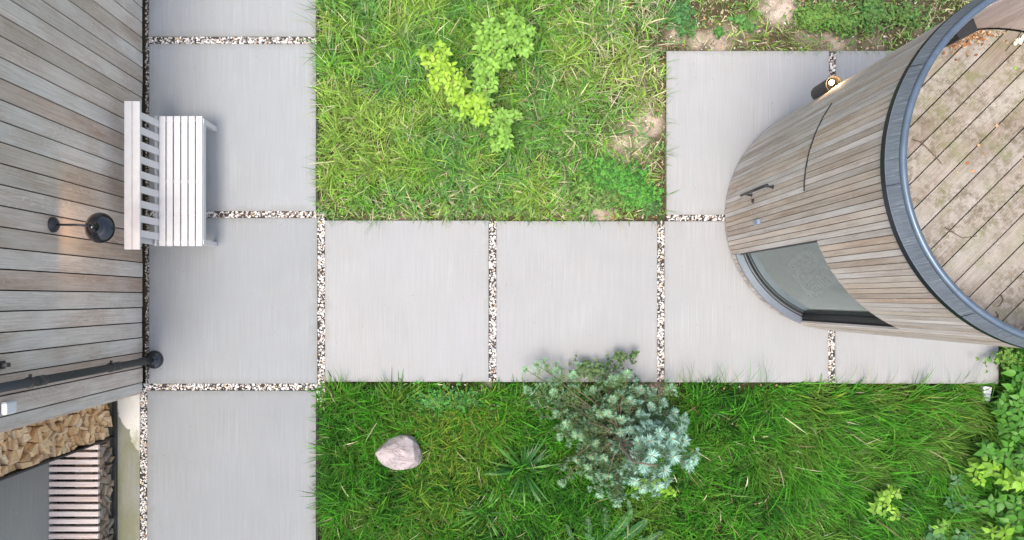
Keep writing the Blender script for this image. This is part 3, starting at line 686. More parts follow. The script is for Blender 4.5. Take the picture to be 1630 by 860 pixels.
#@@VEG
# ------------------------------------------------------------------ vegetation
def px_of(x, y): return NX + x * PM, NY - y * PM
BEDS = [(504, 1059, -150, 350), (1059, 1900, -150, 80), (507, 1591, 610, 1010), (1593, 1900, 352, 1010), (1593, 1900, 80, 352)]
def edge_dist(px, py):                                           # pixels to the nearest bed border, negative outside
    d = np.full(px.shape, -99.)
    for i, (x0, x1, y0, y1) in enumerate(BEDS):
        m = np.minimum(np.minimum(px - x0, x1 - px), np.minimum(py - y0, y1 - py))
        if i == 0: m = np.where((py < 80), np.minimum(px - x0, py - y0 + 60), m)
        if i == 1: m = np.minimum(x1 - px, np.minimum(py - y0, y1 - py)) * np.where(px < x0, 0, 1) + np.where(px < x0, -99, 0)
        if i == 2: m = np.where(py > 616, np.minimum(px - x0, np.minimum(py - y0, y1 - py)), m); m = np.where(px > x1, -99, m)
        if i == 3: m = np.where(px >= x0, np.where(py > 616, np.minimum(x1 - px, y1 - py), np.minimum(px - x0, x1 - px)), -99)
        d = np.maximum(d, m)
    return d
BLOCK = [(637, 718, 29, 18), (1574, 628, 13, 15)]
def blades(bx_, by_, az, Ln, wd, t0, t1, col, z0=-.05, seg=4, twist=None):
    n = len(bx_); s = np.linspace(0, 1, seg + 1); hx = np.zeros((n, seg + 1)); hz = np.zeros((n, seg + 1))
    for i in range(1, seg + 1):
        th = t0 + (t1 - t0) * (s[i] - .5 / seg); hx[:, i] = hx[:, i - 1] + np.sin(th) * Ln / seg; hz[:, i] = hz[:, i - 1] + np.cos(th) * Ln / seg
    zz = np.broadcast_to(np.asarray(z0, float), (n,))[:, None]
    cx = bx_[:, None] + np.cos(az)[:, None] * hx; cy = by_[:, None] + np.sin(az)[:, None] * hx; cz = np.maximum(zz + hz, zz + .012)
    prof = np.array([.75, 1., .92, .62, 0])[:seg + 1] if seg == 4 else np.interp(s, [0, .25, .5, .75, 1], [.75, 1, .92, .62, 0])
    tw = rng.uniform(-.9, .9, n) if twist is None else twist
    sx_ = -np.sin(az) * np.cos(tw); sy_ = np.cos(az) * np.cos(tw); sz_ = np.sin(tw)
    V = np.zeros((n, 2 * seg + 1, 3), np.float32)
    for i in range(seg):
        w = wd * prof[i] * .5
        for j, sg in ((0, -1), (1, 1)):
            V[:, 2 * i + j, 0] = cx[:, i] + sg * sx_ * w; V[:, 2 * i + j, 1] = cy[:, i] + sg * sy_ * w; V[:, 2 * i + j, 2] = cz[:, i] + sg * sz_ * w
    V[:, -1, 0] = cx[:, -1]; V[:, -1, 1] = cy[:, -1]; V[:, -1, 2] = cz[:, -1]
    nv = 2 * seg + 1; fl = []; sz = []
    for i in range(seg - 1): fl += [2 * i, 2 * i + 1, 2 * i + 3, 2 * i + 2]; sz.append(4)
    fl += [2 * seg - 2, 2 * seg - 1, 2 * seg]; sz.append(3)
    faces = (np.arange(n)[:, None] * nv + np.array(fl)[None]).ravel(); sizes = np.tile(sz, n)
    return V.reshape(-1, 3), faces, sizes, np.repeat(col, nv, 0)
def grass():
    # tussock centres and loose blades, in photo-ground pixels
    nt_ = 8200; tx = rng.uniform(490, 1780, nt_); ty = rng.uniform(-120, 960, nt_)
    per = rng.integers(9, 28, nt_); idx = np.repeat(np.arange(nt_), per)
    rad = rng.uniform(1.5, 9, nt_)[idx]; a = rng.uniform(0, 2 * PI, len(idx)); rr = rad * np.sqrt(rng.random(len(idx)))
    X = tx[idx] + np.cos(a) * rr; Y = ty[idx] - np.sin(a) * rr; taz = rng.uniform(0, 2 * PI, nt_)
    clumpdir = a * 1.0; tint = rng.normal(0, 1, nt_)[idx]; lenk = rng.uniform(.7, 1.25, nt_)[idx]
    nl = 70000; X = np.concatenate([X, rng.uniform(490, 1780, nl)]); Y = np.concatenate([Y, rng.uniform(-120, 960, nl)])
    clumpdir = np.concatenate([clumpdir, rng.uniform(0, 2 * PI, nl)]); tint = np.concatenate([tint, rng.normal(0, 1, nl)]); lenk = np.concatenate([lenk, rng.uniform(.5, 1.1, nl)])
    ed = edge_dist(X, Y); sand = sandiness(X, Y)
    up = Y < 400; strip = up & (X > 1058); right = up & (X > 870)
    dens = np.ones(len(X)); dens[~up] = 1.0
    drt = np.clip((X - 850) / 160, 0, 1) * up
    dens *= 1 - .55 * drt; dens[strip] *= .62
    patch = vnoise(X / 26, Y / 26, 21) * .6 + vnoise(X / 9, Y / 9, 22) * .4
    dens *= np.where(up, np.clip(.55 + patch * .9, 0, 1), np.clip(.75 + patch * .5, 0, 1)); dens *= 1 - np.clip(sand * 1.0, 0, .88)
    dens *= 1 - .75 * np.exp(-(((X - 756) / 26) ** 2 + ((Y - 112) / 18) ** 2)); dens *= 1 - .7 * np.exp(-(((X - 812) / 22) ** 2 + ((Y - 140) / 18) ** 2))
    dens *= 1 - .8 * np.exp(-(((X - 835) / 22) ** 2 + ((Y - 745) / 20) ** 2)); dens *= 1 - .6 * np.exp(-(((X - 985) / 70) ** 2 + ((Y - 665) / 60) ** 2))
    behind = (X > 1640) | (Y < -50) | (Y > 900); dens[behind] *= .45
    keep = (ed > 1.5) & (rng.random(len(X)) < dens)
    for (x, y, a_, b_) in BLOCK: keep &= (((X - x) / a_) ** 2 + ((Y - y) / b_) ** 2) > 1
    tdist = np.hypot(X - (NX + TC.x * PM), Y - (NY - TC.y * PM)); keep &= tdist > TR * PM + 3
    X, Y, ed, sand, clumpdir, tint, lenk, strip, drt, up = [v[keep] for v in (X, Y, ed, sand, clumpdir, tint, lenk, strip, drt, up)]
    n = len(X)
    flow = 2 * PI * (vnoise(X / 70, Y / 70, 31) * 1.6 + vnoise(X / 25, Y / 25, 32) * .5)
    lr = np.clip((X - 1130) / 150, 0, 1) * (~up); f2_ = -.50 + 1.6 * (vnoise(X / 75, Y / 75, 33) - .5); flow = np.arctan2(np.sin(flow) * (1 - lr) * .7 + np.sin(f2_) * lr, np.cos(flow) * (1 - lr) * .7 + np.cos(f2_) * lr)
    mixw = .45 + .30 * lr; r1 = rng.normal(0, 1, n)
    vx = np.cos(clumpdir) * (1 - mixw) + np.cos(flow) * mixw; vy = np.sin(clumpdir) * (1 - mixw) + np.sin(flow) * mixw
    az = np.arctan2(vy, vx) + r1 * (.95 - .35 * lr)
    Ln = rng.uniform(.12, .32, n) * lenk; Ln *= 1 + .25 * lr + .08 * (~up) + .15 * up
    short = vnoise(X / 30, Y / 30, 51); Ln *= np.clip(.65 + short * .7, .5, 1.3)
    Ln[strip] *= .48; Ln *= 1 - .40 * sand
    shortbed = np.exp(-(((X - 700) / 200) ** 2 + ((Y - 335) / 22) ** 2)) * up; Ln *= 1 - .4 * shortbed
    ef = np.clip(ed / 22, .42, 1); ex = rng.random(n) < .14; Ln = np.where(ex, Ln * np.maximum(ef, .8), Ln * ef)
    wd = rng.uniform(.0065, .0150, n) * (1 + .4 * (rng.random(n) < .15)); wd[strip] *= .75
    t0 = rng.uniform(.15, .9, n); t1 = t0 + rng.uniform(.5, 1.35, n); t1 += .15 * lr
    # colour by blade
    A = np.array
    yel = vnoise(X / 45, Y / 45, 41) * .65 + vnoise(X / 14, Y / 14, 42) * .35
    bright = A((.33, .50, .095)); mid = A((.17, .39, .045)); blue = A((.17, .37, .10)); olive = A((.13, .28, .03)); straw = A((.58, .55, .33)); deep = A((.035, .155, .012)); lush = A((.085, .34, .018))
    u = rng.random(n); q = yel + tint * .10
    colu = np.where((q > .55)[:, None], bright, np.where((q > .38)[:, None], mid * 1.15, blue))
    coll = np.where((q > .62)[:, None], olive, np.where((q > .42)[:, None], lush, np.where((q > .30)[:, None], A((.065, .22, .02)), deep)))
    col = np.where(up[:, None], colu * A((.98, .97, .98)), coll * .84 * A((1.0, .98, 1.15)))
    yz = np.exp(-(((X - 725) / 60) ** 2 + ((Y - 700) / 110) ** 2)) * (~up)
    yz = np.maximum(yz, .3 * np.exp(-(((X - 1400) / 140) ** 2 + ((Y - 632) / 18) ** 2))); col = np.where((rng.random(n) < yz * .6)[:, None], A((.20, .29, .035)), col)
    ps = np.where(up, .08 + .28 * drt, .012) + .25 * shortbed; ps = np.where(strip, .38, ps)
    col = np.where((u < ps)[:, None], straw, col); col = np.where((u > .993)[:, None], A((.26, .20, .10)), col)
    col = col * rng.uniform(.38, 1.5, (n, 1)) * rng.uniform(.92, 1.08, (n, 3))
    x = (X - NX) / PM; y = (NY - Y) / PM
    V, f, s, c = blades(x, y, az, Ln, wd, t0, t1, col, z0=-.055)
    # short dense under-growth so that the soil reads as thatch
    m = 120000; X2 = rng.uniform(500, 1700, m); Y2 = rng.uniform(-60, 900, m); e2 = edge_dist(X2, Y2); s2 = sandiness(X2, Y2)
    k = (e2 > 0.5) & (rng.random(m) < (1 - s2) * np.where(Y2 > 600, .3, .35)) & (np.hypot(X2 - (NX + TC.x * PM), Y2 - (NY - TC.y * PM)) > TR * PM + 2)
    for (xx, yy, a_, b_) in BLOCK: k &= (((X2 - xx) / a_) ** 2 + ((Y2 - yy) / b_) ** 2) > 1
    X2, Y2 = X2[k], Y2[k]; m = len(X2); up2 = Y2 < 400
    c2 = np.where((rng.random(m) < np.where(up2, .22, .04))[:, None], A((.34, .27, .15)), np.where(up2[:, None], A((.09, .14, .022)), A((.025, .075, .010)))) * rng.uniform(.5, 1.3, (m, 1))
    V2, f2, s_2, c2 = blades((X2 - NX) / PM, (NY - Y2) / PM, rng.uniform(0, 6.28, m), rng.uniform(.03, .10, m), rng.uniform(.003, .007, m), rng.uniform(.3, 1., m), rng.uniform(1.1, 1.9, m), c2, z0=-.058, seg=2)
    # a few long dry stalks
    m = 260; X3 = rng.uniform(520, 1560, m); Y3 = np.where(rng.random(m) < .5, rng.uniform(0, 335, m), rng.uniform(620, 855, m)); k = edge_dist(X3, Y3) > 10
    k &= np.hypot(X3 - 637, Y3 - 718) > 40; X3, Y3 = X3[k], Y3[k]; m = len(X3)
    V3, f3, s3, c3 = blades((X3 - NX) / PM, (NY - Y3) / PM, rng.uniform(0, 6.28, m), rng.uniform(.25, .5, m), rng.uniform(.0028, .0042, m), rng.uniform(.3, .9, m), rng.uniform(1.3, 1.7, m), np.tile(A((.38, .34, .18)), (m, 1)) * rng.uniform(.7, 1.2, (m, 1)), z0=-.05)
    # long thin strands that lean out over the slabs
    ex_ = [(random.uniform(1065, 1560), 613, random.gauss(PI / 2, .45), random.uniform(.22, .48)) for _ in range(46)] + [(random.uniform(1090, 1215), 612, random.gauss(PI / 2, .3), random.uniform(.35, .55)) for _ in range(16)]
    ex_ += [(random.uniform(510, 560), 613, random.gauss(2.0, .4), random.uniform(.2, .35)) for _ in range(6)] + [(random.uniform(594, 606), 349, random.gauss(-PI / 2, .35), random.uniform(.28, .42)) for _ in range(5)]
    ex_ += [(506, random.uniform(10, 110), random.gauss(PI, .5), random.uniform(.2, .42)) for _ in range(12)] + [(506, random.uniform(250, 330), random.gauss(PI, .5), random.uniform(.15, .28)) for _ in range(8)]
    ex_ += [(random.uniform(515, 1050), 348.5, random.gauss(-PI / 2, .6), random.uniform(.08, .2)) for _ in range(70)] + [(1057.5, random.uniform(90, 340), random.gauss(0, .6), random.uniform(.08, .26)) for _ in range(36)] + [(random.uniform(1065, 1500), 79.5, random.gauss(-PI / 2, .5), random.uniform(.06, .14)) for _ in range(40)]
    E = A(ex_); m = len(E); cc_ = np.where((rng.random(m) < .25)[:, None], A((.34, .33, .16)), A((.10, .28, .05))) * rng.uniform(.6, 1.3, (m, 1))
    V4, f4, s4, c4 = blades((E[:, 0] - NX) / PM, (NY - E[:, 1]) / PM, E[:, 2], E[:, 3], rng.uniform(.003, .007, m), rng.uniform(.1, .7, m), rng.uniform(1.2, 2.0, m), cc_, z0=-.03)
    V4 = V4.copy(); V4[:, 2] = np.maximum(V4[:, 2], .006)
    VV = [V, V2, V3, V4]; CC = [c, c2, c3, c4]; FF = []; o = 0
    for v, ff in ((V, f), (V2, f2), (V3, f3), (V4, f4)): FF.append(ff + o); o += len(v)
    ob = meshnp('grass', np.concatenate(VV), np.concatenate(FF), np.concatenate([s, s_2, s3, s4]), M_grass, None, np.clip(np.concatenate(CC) * .93, 0, 1), True)
    tag(ob, 'long uncut green grass mixed with dry straw filling the beds around the concrete slabs', 'grass', kind='stuff')
    print('blades', n, m)
grass()

def leaf_template(kind='ovate', fold=.18, droop=.25):
    if kind == 'ovate': st = [(0, 0), (.12, .13), (.32, .26), (.55, .27), (.78, .15), (1, 0)]
    elif kind == 'round': st = [(0, 0), (.15, .28), (.45, .44), (.75, .36), (1, 0)]
    elif kind == 'point': st = [(0, 0), (.08, .16), (.28, .30), (.52, .27), (.78, .12), (1, 0)]
    elif kind == 'dock': st = [(0, .03), (.12, .09), (.2, .15), (.28, .11), (.36, .17), (.44, .12), (.52, .18), (.6, .13), (.68, .17), (.76, .11), (.84, .13), (.92, .06), (1, 0)]
    elif kind == 'needle': st = [(0, 0), (.5, .03), (1, 0)]
    v = []; f = []; prev = None
    for t, w in st:
        z = -droop * t * t; wav = .05 * math.sin(t * 40) if kind == 'dock' else 0
        if w < .001: row = [len(v)]; v.append((0, t, z))
        else: row = [len(v), len(v) + 1, len(v) + 2]; v += [(-w, t, z + fold * w + wav), (0, t, z), (w, t, z + fold * w - wav)]
        if prev is not None:
            if len(prev) == 1 and len(row) == 3: f += [(prev[0], row[1], row[0]), (prev[0], row[2], row[1])]
            elif len(prev) == 3 and len(row) == 3: f += [(prev[0], prev[1], row[1], row[0]), (prev[1], prev[2], row[2], row[1])]
            elif len(prev) == 3: f += [(prev[0], prev[1], row[0]), (prev[1], prev[2], row[0])]
        prev = row
    return np.array(v, float), f
def leaf_mesh(name, kind, m, fold=.18, droop=.25):
    v, f = leaf_template(kind, fold, droop); me = bpy.data.meshes.new(name); me.from_pydata([tuple(a) for a in v], [], f); me.materials.append(m)
    me.polygons.foreach_set('use_smooth', [True] * len(f)); return me
def leaf_matrix(p, az, el, roll, size):
    M = Matrix.Rotation(az - PI / 2, 4, 'Z') @ Matrix.Rotation(el, 4, 'X') @ Matrix.Rotation(roll, 4, 'Y')
    return Matrix.Translation(p) @ M @ Matrix.Scale(size, 4)
def stuff_leaves(name, kind, mats, cols, material, parent=None, fold=.18, droop=.25):
    v, f = leaf_template(kind, fold, droop); n = len(mats); vh = np.concatenate([v, np.ones((len(v), 1))], 1)
    MM = np.array([[list(r) for r in m] for m in mats]); V = np.einsum('nij,kj->nki', MM, vh)[:, :, :3]
    fl = np.concatenate([np.array(a) for a in f]); sz = np.array([len(a) for a in f])
    faces = (np.arange(n)[:, None] * len(v) + fl[None]).ravel()
    o = meshnp(name, V.reshape(-1, 3), faces, np.tile(sz, n), material, parent, np.clip(np.repeat(np.array(cols), len(v), 0), 0, 1), True)
    if parent is not None or True: tag(o, kind='stuff')
    return o
def plant(name, label, cat, base, nodes, kind, base_cols, size, whorl=(4, 6), stems=(), el=(-.2, .5), group=None, droop=.25, fold=.18):
    """nodes: (point, colour index); each node carries a whorl of leaves that are parts"""
    root = empty(name, base); tag(root, label, cat, group)
    if stems:
        for st_ in stems: obj('stem', tube(bmesh.new(), [Vector(p) - base for p in st_], np.linspace(.011, .004, len(st_)), 6), M_stem, root, True)
    ms = [leaf_mesh('leaf', kind, foliage('leaf_%s' % name, False, .4, .3, base=c, var=.28), fold, droop) for c in base_cols]
    L_ = []
    for p, ci in nodes:
        k = random.randint(*whorl); a0 = random.random() * 6.28; sz = size * random.uniform(.75, 1.15)
        for j in range(k):
            a = a0 + 2 * PI * j / k + random.uniform(-.35, .35)
            L_.append((leaf_matrix(Vector(p) - base + Vector((math.cos(a), math.sin(a), 0)) * sz * .12, a, random.uniform(*el), random.uniform(-.4, .4), sz * random.uniform(.7, 1.1)), ci))
    L_.sort(key=lambda q: -q[0].translation.z)
    for M, ci in L_[:300]:
        o = link('leaf', ms[ci], root); o.matrix_local = M
    if len(L_) > 300:
        stuff_leaves('foliage', kind, [q[0] for q in L_[300:]], [np.array(base_cols[q[1]]) * random.uniform(.75, 1.2) for q in L_[300:]], M_leafT, root, fold, droop)
    return root
def along(poly, n, rad, ci, zj=.06):
    out = []; P_ = [U(*p) for p in poly]
    for _ in range(n):
        t = random.random() * (len(P_) - 1); i = min(int(t), len(P_) - 2); q = P_[i].lerp(P_[i + 1], t - i); r_ = rad[i] + (rad[i + 1] - rad[i]) * (t - i)
        a = random.random() * 6.28; d = r_ * math.sqrt(random.random()); out.append((q + Vector((math.cos(a) * d, math.sin(a) * d, random.uniform(-zj * 1.5, zj))), ci))
    return out
def blob(cx, cy, rx, ry, n, z0, z1, ci=0):
    out = []
    for _ in range(n):
        a = random.random() * 6.28; d = math.sqrt(random.random()); out.append((U(cx + math.cos(a) * rx * d, cy + math.sin(a) * ry * d, random.uniform(z0, z1)), ci if ci >= 0 else random.randint(0, 1)))
    return out
# the young yellow-green shrub with drooping arms
A_ = [(772, 200, .1), (765, 178, .38), (738, 150, .52), (708, 118, .60), (682, 78, .62)]
B_ = [(772, 200, .1), (775, 150, .38), (772, 112, .48), (786, 78, .55), (800, 38, .58)]
C_ = [(772, 200, .1), (792, 180, .36), (800, 205, .34), (798, 232, .30)]
D_ = [(772, 200, .1), (790, 165, .36), (815, 185, .32)]
nodes = along(A_[1:], 84, [.14, .15, .17, .15], 0) + along(B_[1:3], 18, [.12, .10], 1) + along(B_[2:], 40, [.12, .24, .28], 1, .1) + along(C_[1:], 24, [.10, .11, .12], 1) + along([(730, 178, .3), (775, 178, .34)], 12, [.09, .12], 1) + along([(770, 165, .40), (822, 188, .3)], 14, [.07, .06], 1) + along([(755, 165, .42), (772, 130, .45)], 10, [.1, .1], 1) + blob(800, 62, 48, 46, 40, .4, .6, 1) + blob(835, 55, 14, 22, 6, .4, .5, 1)
base = U(772, 200, -.05)
plant('leafy_shrub', 'yellow green leafy shrub with arching branches in a V shape in the upper lawn', 'shrub', base, nodes, 'ovate', [(.34, .54, .055), (.25, .46, .075)], .076, (4, 7),
      [[base] + [U(*p) for p in A_], [base] + [U(*p) for p in B_], [base] + [U(*p) for p in C_], [base] + [U(*p) for p in D_], [U(775, 120, .4), U(810, 90, .4), U(828, 60, .5)]], el=(-.35, .45))
def shoots(label, clusters, cols, size, cat='bramble', name='bramble_shoot', kind='point', whorl=(3, 5), group='leafy shoots in the lower grass'):
    nd = []; stems = []
    for (cx, cy, rx, ry, n, z0, z1, ci) in clusters:
        b = blob(cx, cy, rx, ry, n, z0, z1, ci); nd += b
        g = U(cx, cy, -.05)
        for p, _ in b[:4]: stems.append([g, g.lerp(p, .5) + Vector((0, 0, .05)), p])
    plant(name, label, cat, U(clusters[0][0], clusters[0][1], -.05), nd, kind, cols, size, whorl, stems, el=(-.55, .3), group=group)
G1, G2, G3 = (.085, .25, .03), (.20, .40, .035), (.055, .16, .06)
shoots('leafy green shoots crowding the right edge next to the white plastic block', [(1612, 628, 18, 18, 10, .12, .3, 0), (1606, 655, 18, 16, 10, .12, .32, 0), (1615, 680, 20, 24, 14, .12, .35, 0), (1620, 600, 14, 10, 5, .1, .25, 0)], [G1, G2], .12)
shoots('yellow tipped leafy shoots at the right edge, midway down the lower lawn', [(1585, 720, 24, 16, 11, .15, .35, 0), (1575, 745, 22, 14, 9, .2, .42, 1), (1612, 765, 22, 16, 9, .2, .42, 1), (1622, 730, 16, 20, 8, .1, .3, 0), (1555, 762, 10, 8, 3, .2, .3, 1)], [G1, G2], .12)
shoots('broad mid green leafy shoots in the bottom right corner', [(1595, 800, 26, 16, 9, .15, .4, 0), (1610, 830, 24, 16, 9, .15, .38, 0), (1590, 845, 14, 10, 4, .3, .4, 1), (1560, 800, 10, 8, 3, .1, .2, 0), (1620, 862, 18, 12, 6, .1, .3, 0)], [G1, G2], .13)
shoots('small bright yellow green seedling alone in the long lower right grass', [(1414, 800, 12, 12, 6, .18, .32, 1), (1422, 780, 8, 8, 4, .25, .36, 1), (1402, 812, 10, 8, 4, .15, .25, 0), (1428, 822, 7, 6, 2, .15, .25, 1), (1400, 795, 6, 6, 2, .15, .25, 1)], [(.16, .32, .04), (.24, .44, .045)], .085)
shoots('dull green leafy shoot with bluish leaves on the bottom border left of the corner shoots', [(1485, 852, 16, 10, 6, .12, .25, 0), (1530, 800, 18, 14, 7, .08, .2, 0), (1540, 850, 18, 10, 6, .08, .22, 0), (1515, 770, 16, 12, 4, .08, .18, 0), (1500, 835, 8, 6, 2, .3, .35, 1), (1440, 815, 10, 8, 2, .1, .15, 0)], [(.07, .19, .065), (.17, .36, .05)], .10)
shoots('lime green lobed leaves poking out below the blue conifer', [(1040, 770, 26, 10, 10, .1, .2, 1), (1058, 782, 16, 8, 6, .1, .18, 1), (1018, 778, 10, 6, 4, .08, .15, 1), (1000, 740, 14, 10, 4, .1, .3, 1)], [(.14, .3, .04), (.20, .40, .035)], .06, 'weed', 'leafy_weed', 'round')
shoots('feathery bright green weeds between the shrub arm and the lawn on its right', [(825, 195, 12, 20, 14, .04, .14, 0), (845, 215, 14, 14, 12, .04, .12, 0), (832, 62, 18, 20, 10, .06, .2, 0), (880, 225, 12, 14, 8, .03, .1, 0), (870, 165, 12, 14, 8, .03, .1, 0)], [(.10, .23, .04), (.2, .36, .05)], .05, 'weed', 'leafy_weed', 'round', (4, 7), 'weeds in the upper lawn')

# clover and creeping weeds: nobody could count the leaflets
def clover():
    mats = []; cols = []
    spots = [(985, 288, 38, 26, 2300, (.075, .27, .035)), (955, 275, 28, 24, 700, (.08, .26, .035)), (1015, 312, 34, 16, 1300, (.08, .28, .035)), (930, 300, 14, 26, 260, (.13, .28, .05)), (1300, 28, 34, 22, 900, (.13, .27, .05)), (1345, 35, 26, 24, 600, (.12, .25, .05)),
             (1390, 20, 30, 26, 600, (.10, .22, .05)), (1082, 22, 24, 26, 420, (.07, .20, .06)), (1095, 45, 14, 12, 180, (.08, .2, .05)), (1178, 32, 14, 8, 130, (.10, .26, .06)), (1145, 52, 10, 8, 90, (.09, .25, .05)), (1190, 42, 12, 10, 100, (.09, .24, .05)),
             (1440, 25, 34, 22, 400, (.11, .22, .05)), (690, 640, 60, 22, 500, (.05, .22, .03)), (740, 640, 40, 20, 300, (.05, .2, .03)), (860, 630, 40, 18, 420, (.04, .13, .03)), (950, 590, 40, 14, 160, (.07, .14, .04)), (970, 315, 50, 20, 400, (.12, .22, .05)), (1040, 330, 18, 14, 160, (.08, .2, .05)),
             (985, 566, 20, 18, 80, (.08, .16, .05)), (1008, 560, 10, 24, 70, (.08, .16, .05)), (930, 585, 20, 14, 70, (.08, .15, .05)), (800, 335, 60, 12, 200, (.13, .24, .05)), (900, 160, 40, 30, 160, (.14, .26, .05)), (930, 130, 30, 40, 160, (.14, .26, .05)), (1600, 570, 26, 20, 200, (.1, .22, .03))]
    for cx, cy, rx, ry, n, c in spots:
        for _ in range(n):
            a = random.random() * 6.28; d = abs(random.gauss(0, .55)); x = cx + math.cos(a) * rx * d; y = cy + math.sin(a) * ry * d
            if 351 < y < 560 and x < 1592: continue
            if edge_dist(np.array([x]), np.array([y]))[0] < (2 if y < 560 else -60): continue
            hgt = random.uniform(-.03, .05) + .05 * max(0, 1 - d)
            if 500 < y < 612: hgt += .14
            if 900 < x < 1060 and 240 < y < 350: hgt += random.uniform(.05, .13)
            p = U(x, y, hgt); a0 = random.random() * 6.28; s = random.uniform(.016, .030); cc = np.array(c) * random.uniform(.45, 1.6) * np.array([random.uniform(.85, 1.35), 1, 1])
            for j in range(3): mats.append(leaf_matrix(p, a0 + j * 2.1, random.uniform(-.3, .4), 0, s)); cols.append(cc)
    o = stuff_leaves('clover', 'round', mats, cols, M_leafT, None); tag(o, 'low clover and creeping small leaved weeds growing through the beds', 'clover')
clover()

def strap_plant(name, label, base, n, ln, wd, cols, twist=.3):
    root = empty(name, base); tag(root, label, 'plant', 'strap leaved tufts in the lower lawn'); ms = []
    for k in range(10):
        m_ = foliage('strap_leaf_%d' % (k % 3), False, .35, .2, base=cols[k % len(cols)], var=.3, spec=.3) if k < 3 else ms[k % 3].materials[0]
        A = np.array; V, f, s, c = blades(A([0.]), A([0.]), A([0.]), A([1.]), A([random.uniform(.055, .08)]), A([random.uniform(.2, 1.0)]), A([random.uniform(1.3, 2.1)]), A([[.1, .2, .05]]), z0=0, seg=6, twist=A([random.uniform(-twist, twist)]))
        o = meshnp('leaf', V, f, s, m_, root, None, True); ms.append(o.data); bpy.data.objects.remove(o)
    for k in range(n):
        a = random.random() * 6.28; l = random.uniform(*ln); a += .5 * math.sin(a * 3); o = link('leaf', ms[k % 10], root); d = random.uniform(0, .05)
        o.location = (math.cos(a) * d, math.sin(a) * d, 0); o.rotation_euler = (0, 0, a); o.scale = (l, l * wd, l)
    return root
strap_plant('strap_leaf_plant', 'large dark green tuft of broad strap leaves left of the blue conifer', U(832, 745, -.04), 120, (.18, .56), .8, [(.016, .08, .012), (.035, .14, .016), (.075, .23, .028)])
strap_plant('strap_leaf_plant', 'small tuft of strap leaves near the bottom border, below the big strap leaf tuft', U(771, 812, -.04), 30, (.2, .42), .8, [(.06, .18, .03), (.09, .22, .03), (.12, .25, .04)])
strap_plant('strap_leaf_plant', 'bright green tuft of narrow arching leaves by the top border above the shrub arms', U(752, 28, -.04), 50, (.25, .5), .8, [(.12, .28, .05), (.16, .32, .06), (.1, .24, .05)])
strap_plant('strap_leaf_plant', 'small grassy tuft at the top border over the tower slab', U(1192, 14, -.04), 34, (.15, .32), .7, [(.14, .28, .05), (.18, .3, .06), (.12, .25, .05)])

def dock():
    base = U(985, 865, -.04); root = empty('dock_plant', base); tag(root, 'crinkly dark green dock plant with pale midribs under the conifer at the bottom border', 'weed')
    m_ = foliage('dock_leaf', False, .4, .2, base=(.035, .13, .035), var=.35); me = leaf_mesh('leaf', 'dock', m_, .1, .2); rib = plain('pale_midrib', (.28, .38, .12), .5)
    for (tx_, ty_, bx_, by_, w) in [(tx_ * .75 + bx_ * .25, ty_ * .75 + by_ * .25, bx_, by_, w * .72) for (tx_, ty_, bx_, by_, w) in [(1018, 803, 972, 856, 1), (1045, 822, 985, 862, 1), (965, 800, 962, 850, .9), (935, 815, 938, 862, .9), (1000, 790, 1005, 830, .8), (1070, 845, 1010, 868, .9), (990, 840, 950, 872, .9), (925, 845, 960, 880, .9), (1030, 850, 1000, 890, .9), (900, 830, 915, 870, .7), (1000, 865, 960, 890, .8)]]:
        p0, p1 = U(bx_, by_, .02), U(tx_, ty_, .13); d = p1 - p0; l = d.length * 1.05; az = math.atan2(d.y, d.x)
        o = link('leaf', me, root); o.matrix_local = Matrix.Translation(-base) @ leaf_matrix(p0, az, .35, random.uniform(-.3, .3), l) @ Matrix.Diagonal((w * 1.25, 1, 1, 1))
        r_ = obj('midrib', tube(bmesh.new(), [(0, t, .012 - .2 * t * t) for t in (0, .2, .4, .6, .8, .95)], [.014, .012, .010, .008, .006, .003], 5), rib, o, True)
dock()

